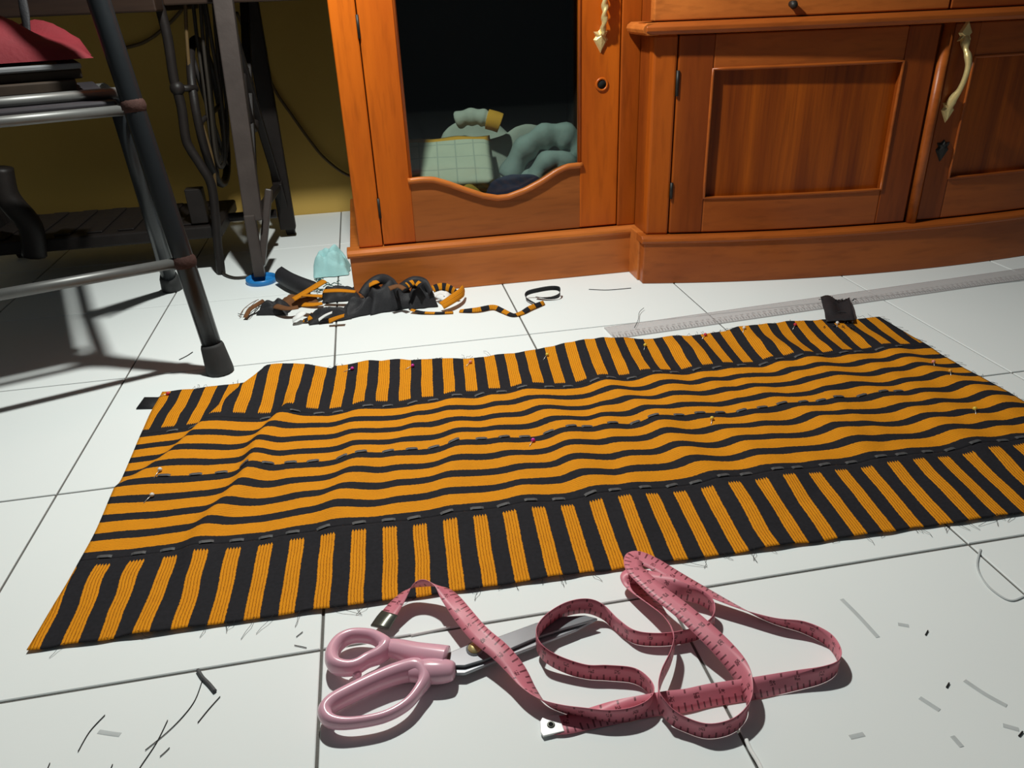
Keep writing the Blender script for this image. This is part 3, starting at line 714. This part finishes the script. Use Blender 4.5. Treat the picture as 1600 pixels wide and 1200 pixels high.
# ------------------------------------------------------------------ scissors
g = fl(700, 1030)
sx = thing('tailor_scissors', 'dressmaking shears with glossy pink handles and steel blades on the tiles', 'scissors', (g.x, g.y, 0))
ZH = .0125
def loop_pts(pts, z): return [(q.x, q.y, z) for q in (fl(p[0], p[1], z) for p in pts)]
def radii(pts): return [p[2] for p in pts]
up = [(604, 1012, .0066), (592, 1000, .0056), (575, 994, .0052), (550, 994, .0052), (530, 1004, .0056), (519, 1022, .006), (522, 1038, .0062), (538, 1044, .0056), (556, 1042, .0052), (574, 1032, .0052), (592, 1024, .0058)]
S = spline(up, 6, closed=True); mb = MB().tube(loop_pts(S, ZH), [q[2] for q in S], 12, closed=True, squash=(.92, 1.45))
st = spline([(594, 1011, .0066), (620, 1014, .0082), (650, 1021, .0092), (680, 1026, .0100), (698, 1029, .0104)], 5)
mb.tube(loop_pts(st, ZH), [q[2] for q in st], 14, squash=(1, .95))
kn = spline([(552, 1040, .0048), (556, 1050, .0042), (560, 1056, .0030)], 4); mb.tube(loop_pts(kn, .009), [q[2] for q in kn], 10)
mb.build('handle', M['pink'], sx)
lo = [(652, 1047, .0078), (622, 1052, .0072), (585, 1066, .0066), (545, 1085, .0064), (518, 1100, .0062), (508, 1114, .0058), (518, 1127, .0048), (548, 1130, .0039), (598, 1121, .0038), (634, 1102, .0040), (655, 1078, .0044), (664, 1060, .006)]
S = spline(lo, 6, closed=True); mb = MB().tube(loop_pts(S, .0115), [q[2] for q in S], 12, closed=True, squash=(.95, 1.4))
st = spline([(640, 1050, .0078), (665, 1049, .0098), (688, 1049, .0098), (706, 1048, .0080), (711, 1048, .0050)], 5)
mb.tube(loop_pts(st, .0115), [q[2] for q in st], 14, squash=(1, .95))
mb.build('handle', M['pink'], sx)
def blade(poly, z0, z1, ridge, m_):
    pts = [fl(p[0], p[1], z1) for p in poly]; return MB().prism([(q.x, q.y) for q in pts], z0, z1).build('blade', m_, sx, smooth=False, bevel=.0007)
blade([(694, 1040), (690, 1024), (729, 1008), (774, 996), (837, 973), (880, 963), (914, 961), (934, 966), (880, 982), (838, 996), (790, 1017), (756, 1031), (726, 1040)], .0085, .0112, None, M['steel'])
blade([(696, 1052), (700, 1040), (745, 1018), (800, 1004), (840, 990), (905, 969), (934, 966), (900, 984), (834, 1010), (768, 1035), (726, 1052)], .0052, .0080, None, M['steel_l'])
q = fl(742, 1013, .012)
MB().tube([(q.x, q.y, .0055), (q.x, q.y, .0122)], .0072, 20).build('washer', M['steel_l'], sx)
MB().ball((q.x, q.y, .0122), .0058, 8, (1, 1, .62)).build('pivot_screw', M['brass'], sx)

# ------------------------------------------------------------------ tape measure
g = fl(1030, 1050); tp = thing('measuring_tape', 'pink tailor measuring tape in loose loops beside the shears', 'tape measure', (g.x, g.y, 0))
E90 = 88
tape = [(862, 1133, .0020, 0), (885, 1132, .0022, 0), (925, 1122, .0024, 10), (966, 1112, .0050, 35), (1000, 1105, .0070, 50), (1041, 1098, .0078, 48), (1075, 1094, .0070, 45), (1112, 1086, .0068, 48), (1177, 1076, .0068, 52), (1242, 1064, .0072, 66), (1285, 1055, .0076, 80), (1308, 1043, .0078, 90), (1311, 1024, .0078, 90), (1294, 1000, .0078, 88),
        (1256, 981, .0076, 80), (1210, 971, .0068, 62), (1161, 952, .0080, 40), (1106, 926, .0130, 22), (1054, 899, .0180, 8), (1018, 879, .0200, 0), (996, 871, .0215, -6), (989, 876, .0245, -10), (992, 890, .0262, -6), (1010, 908, .0265, 0), (1030, 926, .0260, 4), (1067, 955, .0250, 8), (1103, 987, .0225, 14), (1132, 1016, .0190, 26), (1155, 1045, .0160, 46), (1169, 1077, .0130, 72), (1169, 1108, .0095, 88),
        (1146, 1134, .0078, 92), (1106, 1143, .0078, 90), (1067, 1131, .0078, 90), (1042, 1112, .0120, 88), (1029, 1088, .0180, 88), (1033, 1060, .0170, 88), (1048, 1027, .0150, 88), (1053, 1000, .0140, 84), (1044, 972, .0140, 60), (1024, 946, .0125, 30), (1000, 925, .0105, 16), (986, 911, .0100, 10), (984, 901, .0130, 10), (997, 900, .0160, 14), (1024, 908, .0165, 30), (1062, 922, .0150, 70), (1096, 934, .0120, 90), (1114, 950, .0095, 92), (1115, 970, .0080, 92),
        (1098, 986, .0078, 90), (1067, 996, .0078, 88), (1028, 1000, .0078, 86), (992, 996, .0078, 88), (966, 979, .0078, 90), (943, 957, .0100, 90), (917, 947, .0150, 90), (885, 952, .0170, 88), (854, 970, .0190, 86), (838, 993, .0190, 88), (845, 1016, .0150, 92), (869, 1034, .0110, 92), (914, 1050, .0078, 90), (950, 1052, .0078, 86), (989, 1056, .0078, 86), (1012, 1070, .0078, 90), (1022, 1088, .0078, 92), (1012, 1105, .0078, 90), (985, 1117, .0078, 88),
        (950, 1120, .0078, 84), (915, 1115, .0078, 78), (879, 1108, .0078, 70), (849, 1096, .0085, 58), (826, 1074, .0110, 36), (804, 1043, .0150, 8), (780, 1017, .0190, -8), (750, 992, .0210, -14), (726, 964, .0205, -10), (704, 935, .0210, 10), (688, 917, .0220, 40), (662, 911, .0210, 62), (637, 922, .0165, 40), (615, 949, .0115, 14), (600, 971, .0090, 4)]
mb, path = ribbon(tape, .0162, 8, 3, floor_z=.0006)
mb.build('tape_ribbon', M['tape'], tp, solid=.0005)
tipm, _ = ribbon([(609, 958, .0104, 9), (602, 967, .0094, 6), (593, 981, .0082, 4)], .0172, 3, 1); tipm.build('metal_tip', M['tip'], tp, solid=.0016)
# white end tab: shield shape with a ring hole
q0 = fl(862, 1133, .003); ang = math.atan2(fl(885, 1132).y - q0.y, fl(885, 1132).x - q0.x); ca, sa = math.cos(ang), math.sin(ang)
out = [(-.0085, -.0075), (.0075, -.0075), (.0075, .0075), (-.0050, .0080), (-.0075, .0050), (-.0095, -.0040)]
MB().prism([(q0.x + x * ca - y * sa, q0.y + x * sa + y * ca) for x, y in out], .0018, .0034).build('end_tab', M['tab'], tp, smooth=False, bevel=.0004)
et = MB().tube([(q0.x - .0005 + .0022 * math.cos(t * math.pi / 6), q0.y + .0022 * math.sin(t * math.pi / 6), .0036) for t in range(12)], .0008, 6, closed=True); et.build('eyelet', M['tip'], tp)
MB().tube([(q0.x - .0005, q0.y, .0030), (q0.x - .0005, q0.y, .0036)], .0017, 10).build('eyelet_hole', M['hole'], tp)

# ------------------------------------------------------------------ folding chair
F = Vector((.136, .584, 0)); CL = Vector((-.941, -.339, 0)); CD = Vector((-.339, .941, 0))
def ch(l, dd, z): return F + CL * l + CD * dd + Vector((0, 0, z))
chair = thing('folding_chair', 'black tubular folding chair with dull chrome rails used as a shelf', 'chair', F)
CW = .38
def fr_(side, z):
    b = CW * side; sg = 1 - 2 * side; return ch(b + sg * .068 * z, .121 * z, z)
for side in (0, 1):
    b = CW * side; sg = 1 - 2 * side
    f = lambda z: fr_(side, z)
    tb = MB().tube([f(.030), f(.2), f(.4), f(.62), f(.78), f(.82)], .0135, 14).build('front_leg', M['tube'], chair)
    ft = MB().tube([f(.0), f(.006), f(.040), f(.044)], [.0195, .0195, .0165, .0150], 16); ft.build('rubber_foot', M['rubber'], tb)
    ra, rb = ch(b + sg * .030, .196, .356), ch(b, .430, .0)
    lr = MB().tube([ra, ra.lerp(rb, .5), ra.lerp(rb, .95)], .0130, 12).build('rear_leg', M['tube'], chair)
    MB().tube([ra.lerp(rb, .90), ra.lerp(rb, .92), rb + Vector((0, 0, .002))], [.0150, .0170, .0190], 14).build('rubber_foot', M['rubber'], lr)
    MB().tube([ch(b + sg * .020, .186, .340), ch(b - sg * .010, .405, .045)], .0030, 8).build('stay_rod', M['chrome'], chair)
    MB().tube([f(.366), ch(b + sg * .030, .196, .364), ch(b + sg * .030, .395, .364)], .0085, 10).build('side_rail', M['tube'], chair)
    j = f(.165); MB().ball((j.x, j.y, j.z), .0165, 8, (1, 1, .9)).build('weld', M['rust'], chair)
    j = f(.368); MB().ball((j.x, j.y, j.z), .0160, 8, (1, 1, .9)).build('weld', M['rust'], chair)
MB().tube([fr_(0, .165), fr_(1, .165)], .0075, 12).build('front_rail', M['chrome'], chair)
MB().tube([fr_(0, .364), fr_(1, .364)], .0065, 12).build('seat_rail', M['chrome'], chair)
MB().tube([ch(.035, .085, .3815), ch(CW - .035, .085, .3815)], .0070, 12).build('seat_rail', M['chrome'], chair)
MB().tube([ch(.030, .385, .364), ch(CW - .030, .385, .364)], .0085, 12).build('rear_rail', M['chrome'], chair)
c4 = [ch(.042, .055, 0), ch(CW - .042, .055, 0), ch(CW - .042, .40, 0), ch(.042, .40, 0)]
MB().prism([(q.x, q.y) for q in c4], .3675, .3755).build('seat', M['vinyl'], chair, bevel=.003)
c4 = [ch(.052, .078, 0), ch(CW - .052, .078, 0), ch(CW - .052, .098, 0), ch(.052, .098, 0)]
MB().prism([(q.x, q.y) for q in c4], .66, .80).build('backrest', M['vinyl'], chair, bevel=.005)
# clutter on the seat
def obox(l0, l1, d0, d1, z0, z1, name, m_, parent=None, rot=0.0, bev=.002):
    cx = ch((l0 + l1) / 2, (d0 + d1) / 2, 0); c4 = []
    for l, dd in ((l0, d0), (l1, d0), (l1, d1), (l0, d1)):
        v = ch(l, dd, 0) - cx; v = Matrix.Rotation(rot, 3, 'Z') @ v; c4.append(((cx + v).x, (cx + v).y))
    return MB().prism(c4, z0, z1).build(name, m_, parent, bevel=bev)
bk = thing('magazine_stack', 'low stack of shade-darkened magazines with a pale cover on the chair seat', 'magazines', ch(.15, .25, .3757))
z = .3757
for i, (h, mm) in enumerate(((.010, 'vinyl'), (.014, 'brownbox'), (.012, 'brownbox'), (.007, 'paper'))):  # dark tones stand in for the shade lying on the seat clutter
    obox(.072 + .005 * math.sin(i * 2), .27 + .005 * i, .110 + .006 * math.cos(i * 3), .32, z, z + h, 'magazine', M[mm], bk, .03 * math.sin(i * 5)); z += h + .0002
obox(.095, .125, .118, .178, z, z + .0008, 'cover_print', M['amber'], bk, bev=0)
rq = ch(.180, .190, z + .0035)
red = thing('red_cloth_bundle', 'crumpled red cloth bundle with a black strap on the magazines', 'cloth', rq)
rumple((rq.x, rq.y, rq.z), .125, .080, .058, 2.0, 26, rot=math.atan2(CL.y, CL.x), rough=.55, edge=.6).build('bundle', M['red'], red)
pts = spline([tuple(aty(34, -6, .735)), tuple(aty(40, 30, .728)), tuple(aty(44, 70, .722)), tuple(aty(52, 104, .717))], 5)
MB().tube(pts, [.0045 + .0035 * i / (len(pts) - 1) for i in range(len(pts))], 8, squash=(1.2, .5)).build('strap', M['black'], red)

# ------------------------------------------------------------------ treadle sewing stand behind the chair
ms = thing('treadle_sewing_stand', 'dark cast iron treadle sewing machine stand against the yellow wall', 'sewing stand', (.0, 1.15, 0))
def bar(pts, r, name, m_, sq=None, parent=None, n=10): return MB().tube(pts, r, n, squash=sq).build(name, m_, parent or ms)
def flatbar(a, b, wd, th, name, m_, ax, parent=None):
    a, b = Vector(a), Vector(b); T = (b - a).normalized(); A = Vector(ax) - T * Vector(ax).dot(T); A.normalize(); B = T.cross(A)
    mb = MB(); P = []
    for c in (a, b): P.append([c + A * (sx_ * wd / 2) + B * (sy_ * th / 2) for sx_, sy_ in ((-1, -1), (1, -1), (1, 1), (-1, 1))])
    mb.quad_grid(P, close_v=True); mb.f.append((0, 1, 2, 3)); mb.f.append((7, 6, 5, 4))
    return mb.build(name, m_, parent or ms, bevel=.0025)
def end_frame(x, sgn, mg):
    fo, ro = (x, .987), (x + .022 * sgn, 1.315)
    # front leg: outer post, splitting into two prongs above the foot
    leg = flatbar((x + .008, .994, .118), (x + .032, 1.03, .72), .032, .022, 'front_post', mg, (1, 0, 0))
    flatbar((x, .989, .010), (x + .002, .990, .130), .020, .018, 'foot_prong', M['iron_g'], (1, 0, 0), leg)
    flatbar((x + .006, .994, .030), (x + .040, 1.03, .165), .013, .016, 'foot_prong', mg, (1, 0, 0), leg)
    rp = flatbar((x + .034 * sgn, 1.29, .02), (x + .038, 1.25, .72), .034, .022, 'rear_post', M['iron'], (1, 0, 0))
    flatbar((x + .036, 1.315, .004), (x + .03, 1.26, .13), .020, .020, 'foot', M['iron'], (1, 0, 0), rp)
    for a_, b_ in (((x + .01, 1.0, .13), (x + .03, 1.26, .50)), ((x + .03, 1.27, .13), (x + .02, 1.02, .50)), ((x + .01, 1.01, .12), (x + .03, 1.28, .12)), ((x + .02, 1.02, .52), (x + .03, 1.26, .52))):
        flatbar(a_, b_, .016, .014, 'lattice_brace', M['iron'], (1, 0, 0))
    MB().tube([(x + .02, 1.14 + .055 * math.cos(t * math.pi / 10), .315 + .055 * math.sin(t * math.pi / 10)) for t in range(20)], .007, 8, closed=True).build('scroll_ring', M['iron'], ms)
end_frame(.153, 1, M['iron_g']); end_frame(-.42, 1, M['iron'])
# curved cast scroll of the far end frame and the bent front rail
q = [aty(x_, y_, 1.06) for x_, y_ in ((0, 262), (8, 300), (22, 322), (40, 342), (50, 362), (54, 400))]
bar([tuple(v) for v in spline([tuple(v) for v in q], 5)], .021, 'scroll_leg', M['iron'])
q = [aty(x_, y_, 1.06) for x_, y_ in ((243, -30), (250, 10), (262, 60), (271, 120), (277, 142), (284, 170), (290, 215), (298, 234), (316, 262), (330, 288), (336, 330), (340, 380), (346, 428))]
bar([tuple(v) for v in spline([tuple(v) for v in q], 4)], .0085, 'bent_rail', M['iron'])
v = aty(277, 138, 1.06); MB().ball(tuple(v), .013, 8).build('rail_boss', M['iron'], ms); v2 = aty(308, 138, 1.08)
bar([tuple(v), tuple(v2)], .006, 'cross_pin', M['iron'])
# treadle plate, its pivot bar and drive wheel
tr = MB().box((-.36, 1.07, .070), (.085, 1.29, .095)).build('treadle', M['iron'], ms, bevel=.004)
for k in range(7): MB().box((-.34 + .058 * k, 1.085, .095), (-.31 + .058 * k, 1.275, .099)).build('tread_bar', M['iron'], tr, bevel=.002)
bar([(-.40, 1.18, .082), (.18, 1.18, .082)], .009, 'pivot_bar', M['iron'])
MB().tube([(.085, 1.20 + .135 * math.cos(t * math.pi / 16), .285 + .135 * math.sin(t * math.pi / 16)) for t in range(32)], .008, 8, closed=True).build('drive_wheel', M['iron'], ms)
for k in range(3):
    a_ = k * math.pi / 3; bar([(.085, 1.20 + .13 * math.cos(a_), .285 + .13 * math.sin(a_)), (.085, 1.20 - .13 * math.cos(a_), .285 - .13 * math.sin(a_))], .005, 'wheel_spoke', M['iron'])
MB().box((.030, 1.08, .098), (.062, 1.105, .165)).build('pedal_box', M['iron'], ms, bevel=.002)
M['table_wood'] = wood_mat('dark_table_wood', (0.014, 0.007, 0.005), (0.026, 0.013, 0.007), (1.1, 9, 9), .5)
MB().box((-.58, .93, .72), (.346, 1.43, .75)).build('table_top', M['table_wood'], ms, bevel=.003)
bz = aty(200, 16, 1.0).z
dw = MB().box((-.50, 1.0, max(.47, bz - .004)), (.070, 1.40, .72)).build('drawer_case', M['table_wood'], ms, bevel=.003)
MB().box((-.49, .992, .515), (.060, 1.0, .705)).build('drawer_front', M['table_wood'], dw, bevel=.002)
MB().box((.070, 1.055, .480), (.344, 1.42, .72)).build('light_block_case', M['table_wood'], ms, bevel=.003)  # unseen case added; stretched, like the top, to block lamp light from the wall
# cables hanging in the stand
def cable(pix, y, r, m_, label, group=None, n=6):
    P = spline([tuple(aty(p[0], p[1], y if len(p) < 3 else p[2])) for p in pix], n)
    return tag(MB().tube(P, r, 8).build('power_cable', m_, None), label, 'cable', group)
gl = 'dark cable drooping in a loop inside the sewing stand'; gg = 'cables looped inside the sewing stand'
cable([(289, -12), (292, 60), (300, 140), (318, 200), (332, 250), (337, 300), (345, 420)], 1.10, .0032, M['cable_b'], 'brown cable dropping from the stand to the floor beside its front post')
cable([(312, -10), (318, 70), (326, 140), (336, 235), (345, 262), (352, 240), (346, 160), (330, 60), (318, -12)], 1.12, .0034, M['cable'], gl, gg)
cable([(300, -10), (308, 60), (318, 130), (330, 220), (340, 255), (349, 230), (346, 150), (338, 60), (333, -10)], 1.14, .0034, M['cable'], gl, gg)
cable([(340, -10), (342, 70), (352, 150), (356, 210), (350, 258), (340, 235), (330, 140), (322, 40), (316, -10)], 1.16, .0030, M['cable'], gl, gg)
cable([(190, 76, 1.475), (225, 66, 1.475), (255, 45, 1.475), (280, 20, 1.472), (300, -10, 1.47)], 1.475, .0036, M['cable_b'], 'brown cord sagging along the wall behind the drawer case')
cable([(370, 20, 1.40), (388, 60, 1.45), (410, 100, 1.474), (432, 145, 1.476), (456, 180, 1.476), (486, 222, 1.476), (508, 248, 1.476), (540, 272, 1.474), (580, 286, 1.47)], 1.47, .0036, M['cable_b'], 'brown cord running down the wall from the stand to behind the cabinet')
q = spline([(346, 418, .004), (350, 428, .004), (368, 434, .004), (392, 431, .004), (400, 424, .004)], 5)
tag(MB().tube([tuple(fl(p[0], p[1], .0035)) for p in q], .0028, 8).build('floor_wire', M['cable'], None), 'thin dark wire curling on the floor behind the front post', 'wire')
# blue lid under the front foot
q = fl(410, 453); lid = thing('plastic_lid', 'round blue plastic lid under the foot of the sewing stand', 'lid', (q.x, q.y + .018, 0))
bx_, by_ = .153 + .002, .985
mb = MB(); prof = [(.0, .002), (.024, .002), (.0255, .004), (.026, .010), (.0285, .010), (.029, .006), (.0285, .0005), (.0, .0005)]
P = [[Vector((bx_ + r_ * math.cos(t * math.pi / 16), by_ + r_ * math.sin(t * math.pi / 16), z_)) for t in range(32)] for r_, z_ in prof]
mb.quad_grid(P, close_v=True); lid.location = (bx_, by_, 0); mb.build('rim', M['blue'], lid, merge=1e-6)

# ------------------------------------------------------------------ heap of offcuts
strip_len = stripe_mat('offcut_stripes', .5, None, None, 5, .02, yel=(.66, .25, .008))
amber_rib = stripe_mat('amber_offcut', .9, None, None, 5, .02, yel=(.66, .24, .008), ribdark=.1)
amber_one = stripe_mat('amber_offcut_wide', .985, None, None, 6, .02, yel=(.66, .24, .008), ribdark=.1)
def offcut(pts, wd, m_, label, name='fabric_offcut', group=None, us=1 / .022, cup=.12, cross=False):
    mb, C_ = ribbon(pts, wd, 6, 4, uscale=us, cup=cup)
    if cross: mb.uv = {k: [(v, u) for u, v in q] for k, q in mb.uv.items()}
    return tag(mb.build(name, m_, None, solid=.0008), label, 'fabric scrap', group)
def blob(px, py, sx_, sy_, h, seed, m_, label, rot=0, name='fabric_offcut', z=.0008, group=None, fq=3.6, yo=0):
    q = fl(px, py); return tag(rumple((q.x, q.y + yo, z), sx_, sy_, h, seed, 20, rot=rot, rough=.95, edge=.6, fq=fq).build(name, m_, None), label, 'fabric scrap', group)
offcut([(436, 428, .022, 60), (452, 438, .022, 62), (470, 446, .020, 60), (490, 453, .016, 52)], .030, M['black'], 'black offcut band standing on edge beside the blue lid', cup=.25)
blob(430, 488, .027, .015, .022, 3.1, M['black'], 'black rolled offcut at the end of the heap near the blue lid', rot=-.25)
blob(516, 499, .036, .015, .022, 4.4, M['black'], 'black offcut at the front of the heap carrying a narrow white strip', rot=.12)
blob(566, 488, .034, .018, .027, 5.2, M['black'], 'black offcut tucked in front of the puffed black offcut', rot=.3)
blob(533, 466, .034, .020, .024, 6.7, M['black'], 'black offcut lying under the long amber strip of the heap')
blob(610, 478, .040, .028, .050, 7.3, M['black'], 'largest puffed black offcut in the middle of the heap', rot=.2)
blob(660, 476, .024, .020, .042, 8.9, M['black'], 'black offcut standing against the cabinet plinth in the heap')
blob(468, 474, .032, .020, .016, 12.2, M['brown'], 'brown crumpled offcut under the amber strips of the heap')
blob(580, 460, .020, .016, .032, 13.4, M['brown'], 'brown offcut tucked behind the puffed black offcut')
offcut([(566, 463, .020, 50), (578, 446, .034, 55), (596, 436, .042, 60), (614, 444, .040, 70), (622, 458, .034, 78)], .018, M['black'], 'black offcut arching over the top of the heap', cup=.2)
offcut([(625, 452, .030, 50), (645, 440, .042, 60), (664, 444, .036, 72), (674, 460, .024, 80)], .018, M['black'], 'black offcut curling over the heap beside the plinth', cup=.2)
offcut([(458, 468, .018, 8), (475, 458, .024, 10), (492, 448, .030, 12), (507, 439, .034, 10)], .014, amber_one, 'ribbed amber strip propped slantwise over the black band in the heap', cross=True, us=1)
offcut([(474, 462, .022, -5), (490, 462, .024, 0), (504, 463, .022, 6)], .012, amber_one, 'short ribbed amber strip just below the slanting amber strip', cross=True, us=1)
offcut([(506, 455, .028, 12), (530, 454, .030, 8), (556, 456, .027, 0)], .012, amber_one, 'longest ribbed amber strip lying level on the heap before the plinth', cross=True, us=1)
offcut([(474, 476, .020, 10), (490, 476, .022, 6), (503, 474, .022, 0)], .014, amber_one, 'ribbed amber strip lying on the brown crumpled offcut', cross=True, us=1)
offcut([(430, 478, .016, 20), (448, 482, .018, 10), (466, 480, .018, 10)], .012, M['brown'], 'dull brown strip on the heap beside the amber strips')
offcut([(577, 446, .040, 20), (584, 442, .044, 15), (590, 440, .044, 10)], .012, amber_one, 'small ribbed amber strip on the black arch of the heap', cross=True, us=1)
offcut([(636, 446, .046, 40), (648, 441, .047, 30), (658, 447, .043, 20)], .011, strip_len, 'black and amber strip curled on top of the heap', us=1 / .012)
offcut([(608, 451, .048, 30), (622, 447, .049, 20), (632, 452, .046, 10)], .009, M['brown'], 'thin brown strip on the puffed black offcut')
offcut([(676, 452, .020, 40), (690, 448, .022, 50), (704, 452, .018, 70), (716, 462, .012, 80)], .014, strip_len, 'black and amber strip leaning on the plinth at the end of the heap', us=1 / .014)
offcut([(690, 478, .012, 30), (706, 468, .018, 40), (720, 458, .020, 60), (724, 452, .018, 80)], .016, amber_one, 'curled amber strip at the end of the heap near the trailing strip', cross=True, us=1)
offcut([(684, 462, .010, 20), (696, 466, .014, 30), (700, 458, .014, 40)], .012, M['white'], 'white scrap between the amber strips at the end of the heap')
offcut([(458, 500, .008, 20), (466, 494, .014, 10), (474, 488, .016, 0)], .014, M['white'], 'white scrap at the front of the heap beside the rolled offcut')
offcut([(498, 500, .008, 30), (508, 493, .015, 20), (519, 488, .020, 10)], .006, M['white'], 'narrow white strip lying on the front black offcut')
offcut([(514, 502, .009, 40), (526, 497, .014, 25), (538, 493, .018, 15)], .009, amber_one, 'small frayed amber strip on the front black offcut', cross=True, us=1)
offcut([(474, 501, .004, 10), (484, 497, .008, 20), (490, 491, .012, 30)], .010, strip_len, 'black and amber snip at the front of the heap', us=1 / .012)
offcut([(642, 484, .006, 0), (660, 488, .003, 0), (684, 489, .002, 0), (708, 488, .002, 0)], .0085, strip_len, 'flat black and amber strip running out from the heap along the tiles', us=1 / .034, cup=.03)
offcut([(718, 486, .002, 10), (745, 484, .005, 40), (770, 480, .005, 50), (784, 485, .004, 30), (801, 492, .003, 10), (815, 489, .003, 20), (829, 481, .005, 40), (850, 473, .004, 50)], .0085, strip_len, 'wavy trailing black and amber strip on the tiles beyond the heap', us=1 / .030, cup=.05)
offcut([(836, 474, .004, 40), (822, 466, .006, 70), (824, 458, .010, 90), (842, 453, .016, 90), (862, 450, .018, 90), (874, 452, .014, 90), (873, 462, .007, 80), (856, 466, .004, 40), (838, 464, .004, 20)], .008, M['black'], 'small black strip looped upright at the end of the trailing strip', cup=.05)
for k, P_ in enumerate(([(374, 495), (380, 484), (392, 474), (404, 468)], [(384, 497), (396, 490), (402, 478), (412, 470)], [(372, 490), (386, 492), (398, 484), (410, 476)])):
    tag(MB().tube([tuple(fl(p[0], p[1], .003 + .003 * math.sin(i))) for i, p in enumerate(spline(P_, 4))], .0006, 5).build('loose_thread', M['brown'] if k == 0 else M['fray'], None), 'fine tangled thread at the end of the offcut heap near the blue lid', 'thread', 'tangled threads at the heap')
offcut([(383, 497, .004, 20), (390, 484, .012, 40), (402, 476, .016, 50), (412, 470, .014, 50)], .007, M['brown'], 'thin brown curl of cloth at the end of the heap')
# pale aqua cloth between stand and cabinet
q = fl(522, 428)
aq = thing('aqua_cloth', 'crumpled pale aqua cloth against the cabinet corner', 'cloth', (q.x, q.y, 0))
rumple((q.x - .004, q.y + .012, .0008), .034, .032, .052, 21.3, 24, rough=1.1, edge=.6, fq=5.0).build('body', M['cyan'], aq)
mb = MB(); q2 = fl(495, 446, .012)
for k in range(26):
    a_ = random.uniform(0, 6.28); L_ = random.uniform(.008, .024); c_ = Vector((q2.x + random.gauss(0, .012), q2.y + random.gauss(0, .006), random.uniform(.004, .022)))
    mb.tube([c_, c_ + Vector((math.cos(a_), math.sin(a_) * .5, .5)) * L_ * .5, c_ + Vector((math.cos(a_ + .6), math.sin(a_) * .6, .1)) * L_], .0009, 5)
e_ = mb.build('frayed_edge', M['aqua_d'], aq); e_['kind'] = 'stuff'

# ------------------------------------------------------------------ threads and lint on the tiles
TG = 'loose black threads on the tiles'
def thread(P_, r, m_, label, group, z=.0008, sq=None):
    S_ = spline([(p[0], p[1]) for p in P_], 5)
    return tag(MB().tube([tuple(fl(p[0], p[1], max(z, r) if sq is None else z)) for p in S_], r, 8, squash=sq).build('loose_thread', m_, None, smooth=sq is None), label, 'thread', group)
TL_ = 'fine black thread lying loose on a white tile in front of the fabric'
for P_ in ([(317, 1060), (305, 1093), (286, 1119), (260, 1145), (227, 1172)], [(262, 1125), (244, 1161), (218, 1200), (210, 1215)], [(164, 1117), (140, 1143), (122, 1174)], [(344, 1088), (326, 1108), (309, 1129)], [(265, 1168), (258, 1175), (250, 1182)], [(473, 987), (468, 991), (463, 995)], [(460, 1008), (470, 1010), (479, 1012)], [(78, 1192), (72, 1206)], [(176, 1194), (168, 1212)]):
    thread(P_, .00034, M['fray'], TL_, TG)
thread([(309, 1047), (316, 1058), (326, 1068), (336, 1080)], .0016, M['baste'], 'short thick fuzzy black yarn end lying on the grout line', None)
thread([(920, 452), (950, 453), (986, 450)], .0006, M['fray'], 'fine black thread lying by the cabinet plinth step', None)
thread([(301, 550), (292, 556), (280, 562)], .0007, M['fray'], 'short black thread lying beside the chair foot', None)
thread([(1006, 481), (999, 488), (997, 500), (991, 512)], .0004, M['fray'], 'fine black thread lying across the end of the ruler', None, z=.0042)
thread([(1532, 858), (1527, 885), (1540, 911), (1563, 931), (1583, 938), (1606, 928)], .0010, M['lint'], 'pale grey looped thread on the tile beyond the fabric corner', None, sq=(1, .5))
thread([(1166, 1156), (1173, 1172), (1184, 1190), (1192, 1206)], .0016, M['white'], 'white twisted thread lying along the grout by the tape', None)
thread([(642, 992), (672, 986), (704, 979)], .0012, M['white'], 'white thread lying along the grout beside the shears', None)
LL = 'pale grey flat wisp of lint on the tiles past the tape'; LG = 'pale lint wisps past the tape'
for P_ in ([(1315, 936), (1342, 963), (1372, 996)], [(1507, 1063), (1540, 1085), (1573, 1103)], [(1437, 1090), (1468, 1110)], [(1328, 1152), (1350, 1147)], [(1567, 1133), (1592, 1140)], [(1488, 1150), (1503, 1167)], [(1403, 975), (1420, 978)]):
    thread(P_, .0019, M['lint'], LL, LG, z=.00012, sq=(1, .10))
thread([(154, 1143), (172, 1146), (188, 1148)], .0019, M['lint'], 'pale grey wisp of lint among the loose black threads', None, z=.00012, sq=(1, .10))
thread([(1446, 992), (1450, 985)], .0005, M['fray'], 'tiny dark fleck of thread among the pale lint', 'dark flecks among the lint'); thread([(1479, 1074), (1483, 1067)], .0006, M['fray'], 'tiny dark fleck of thread among the pale lint', 'dark flecks among the lint')
thread([(1592, 1150), (1598, 1143)], .0006, M['fray'], 'tiny dark fleck of thread among the pale lint', 'dark flecks among the lint')
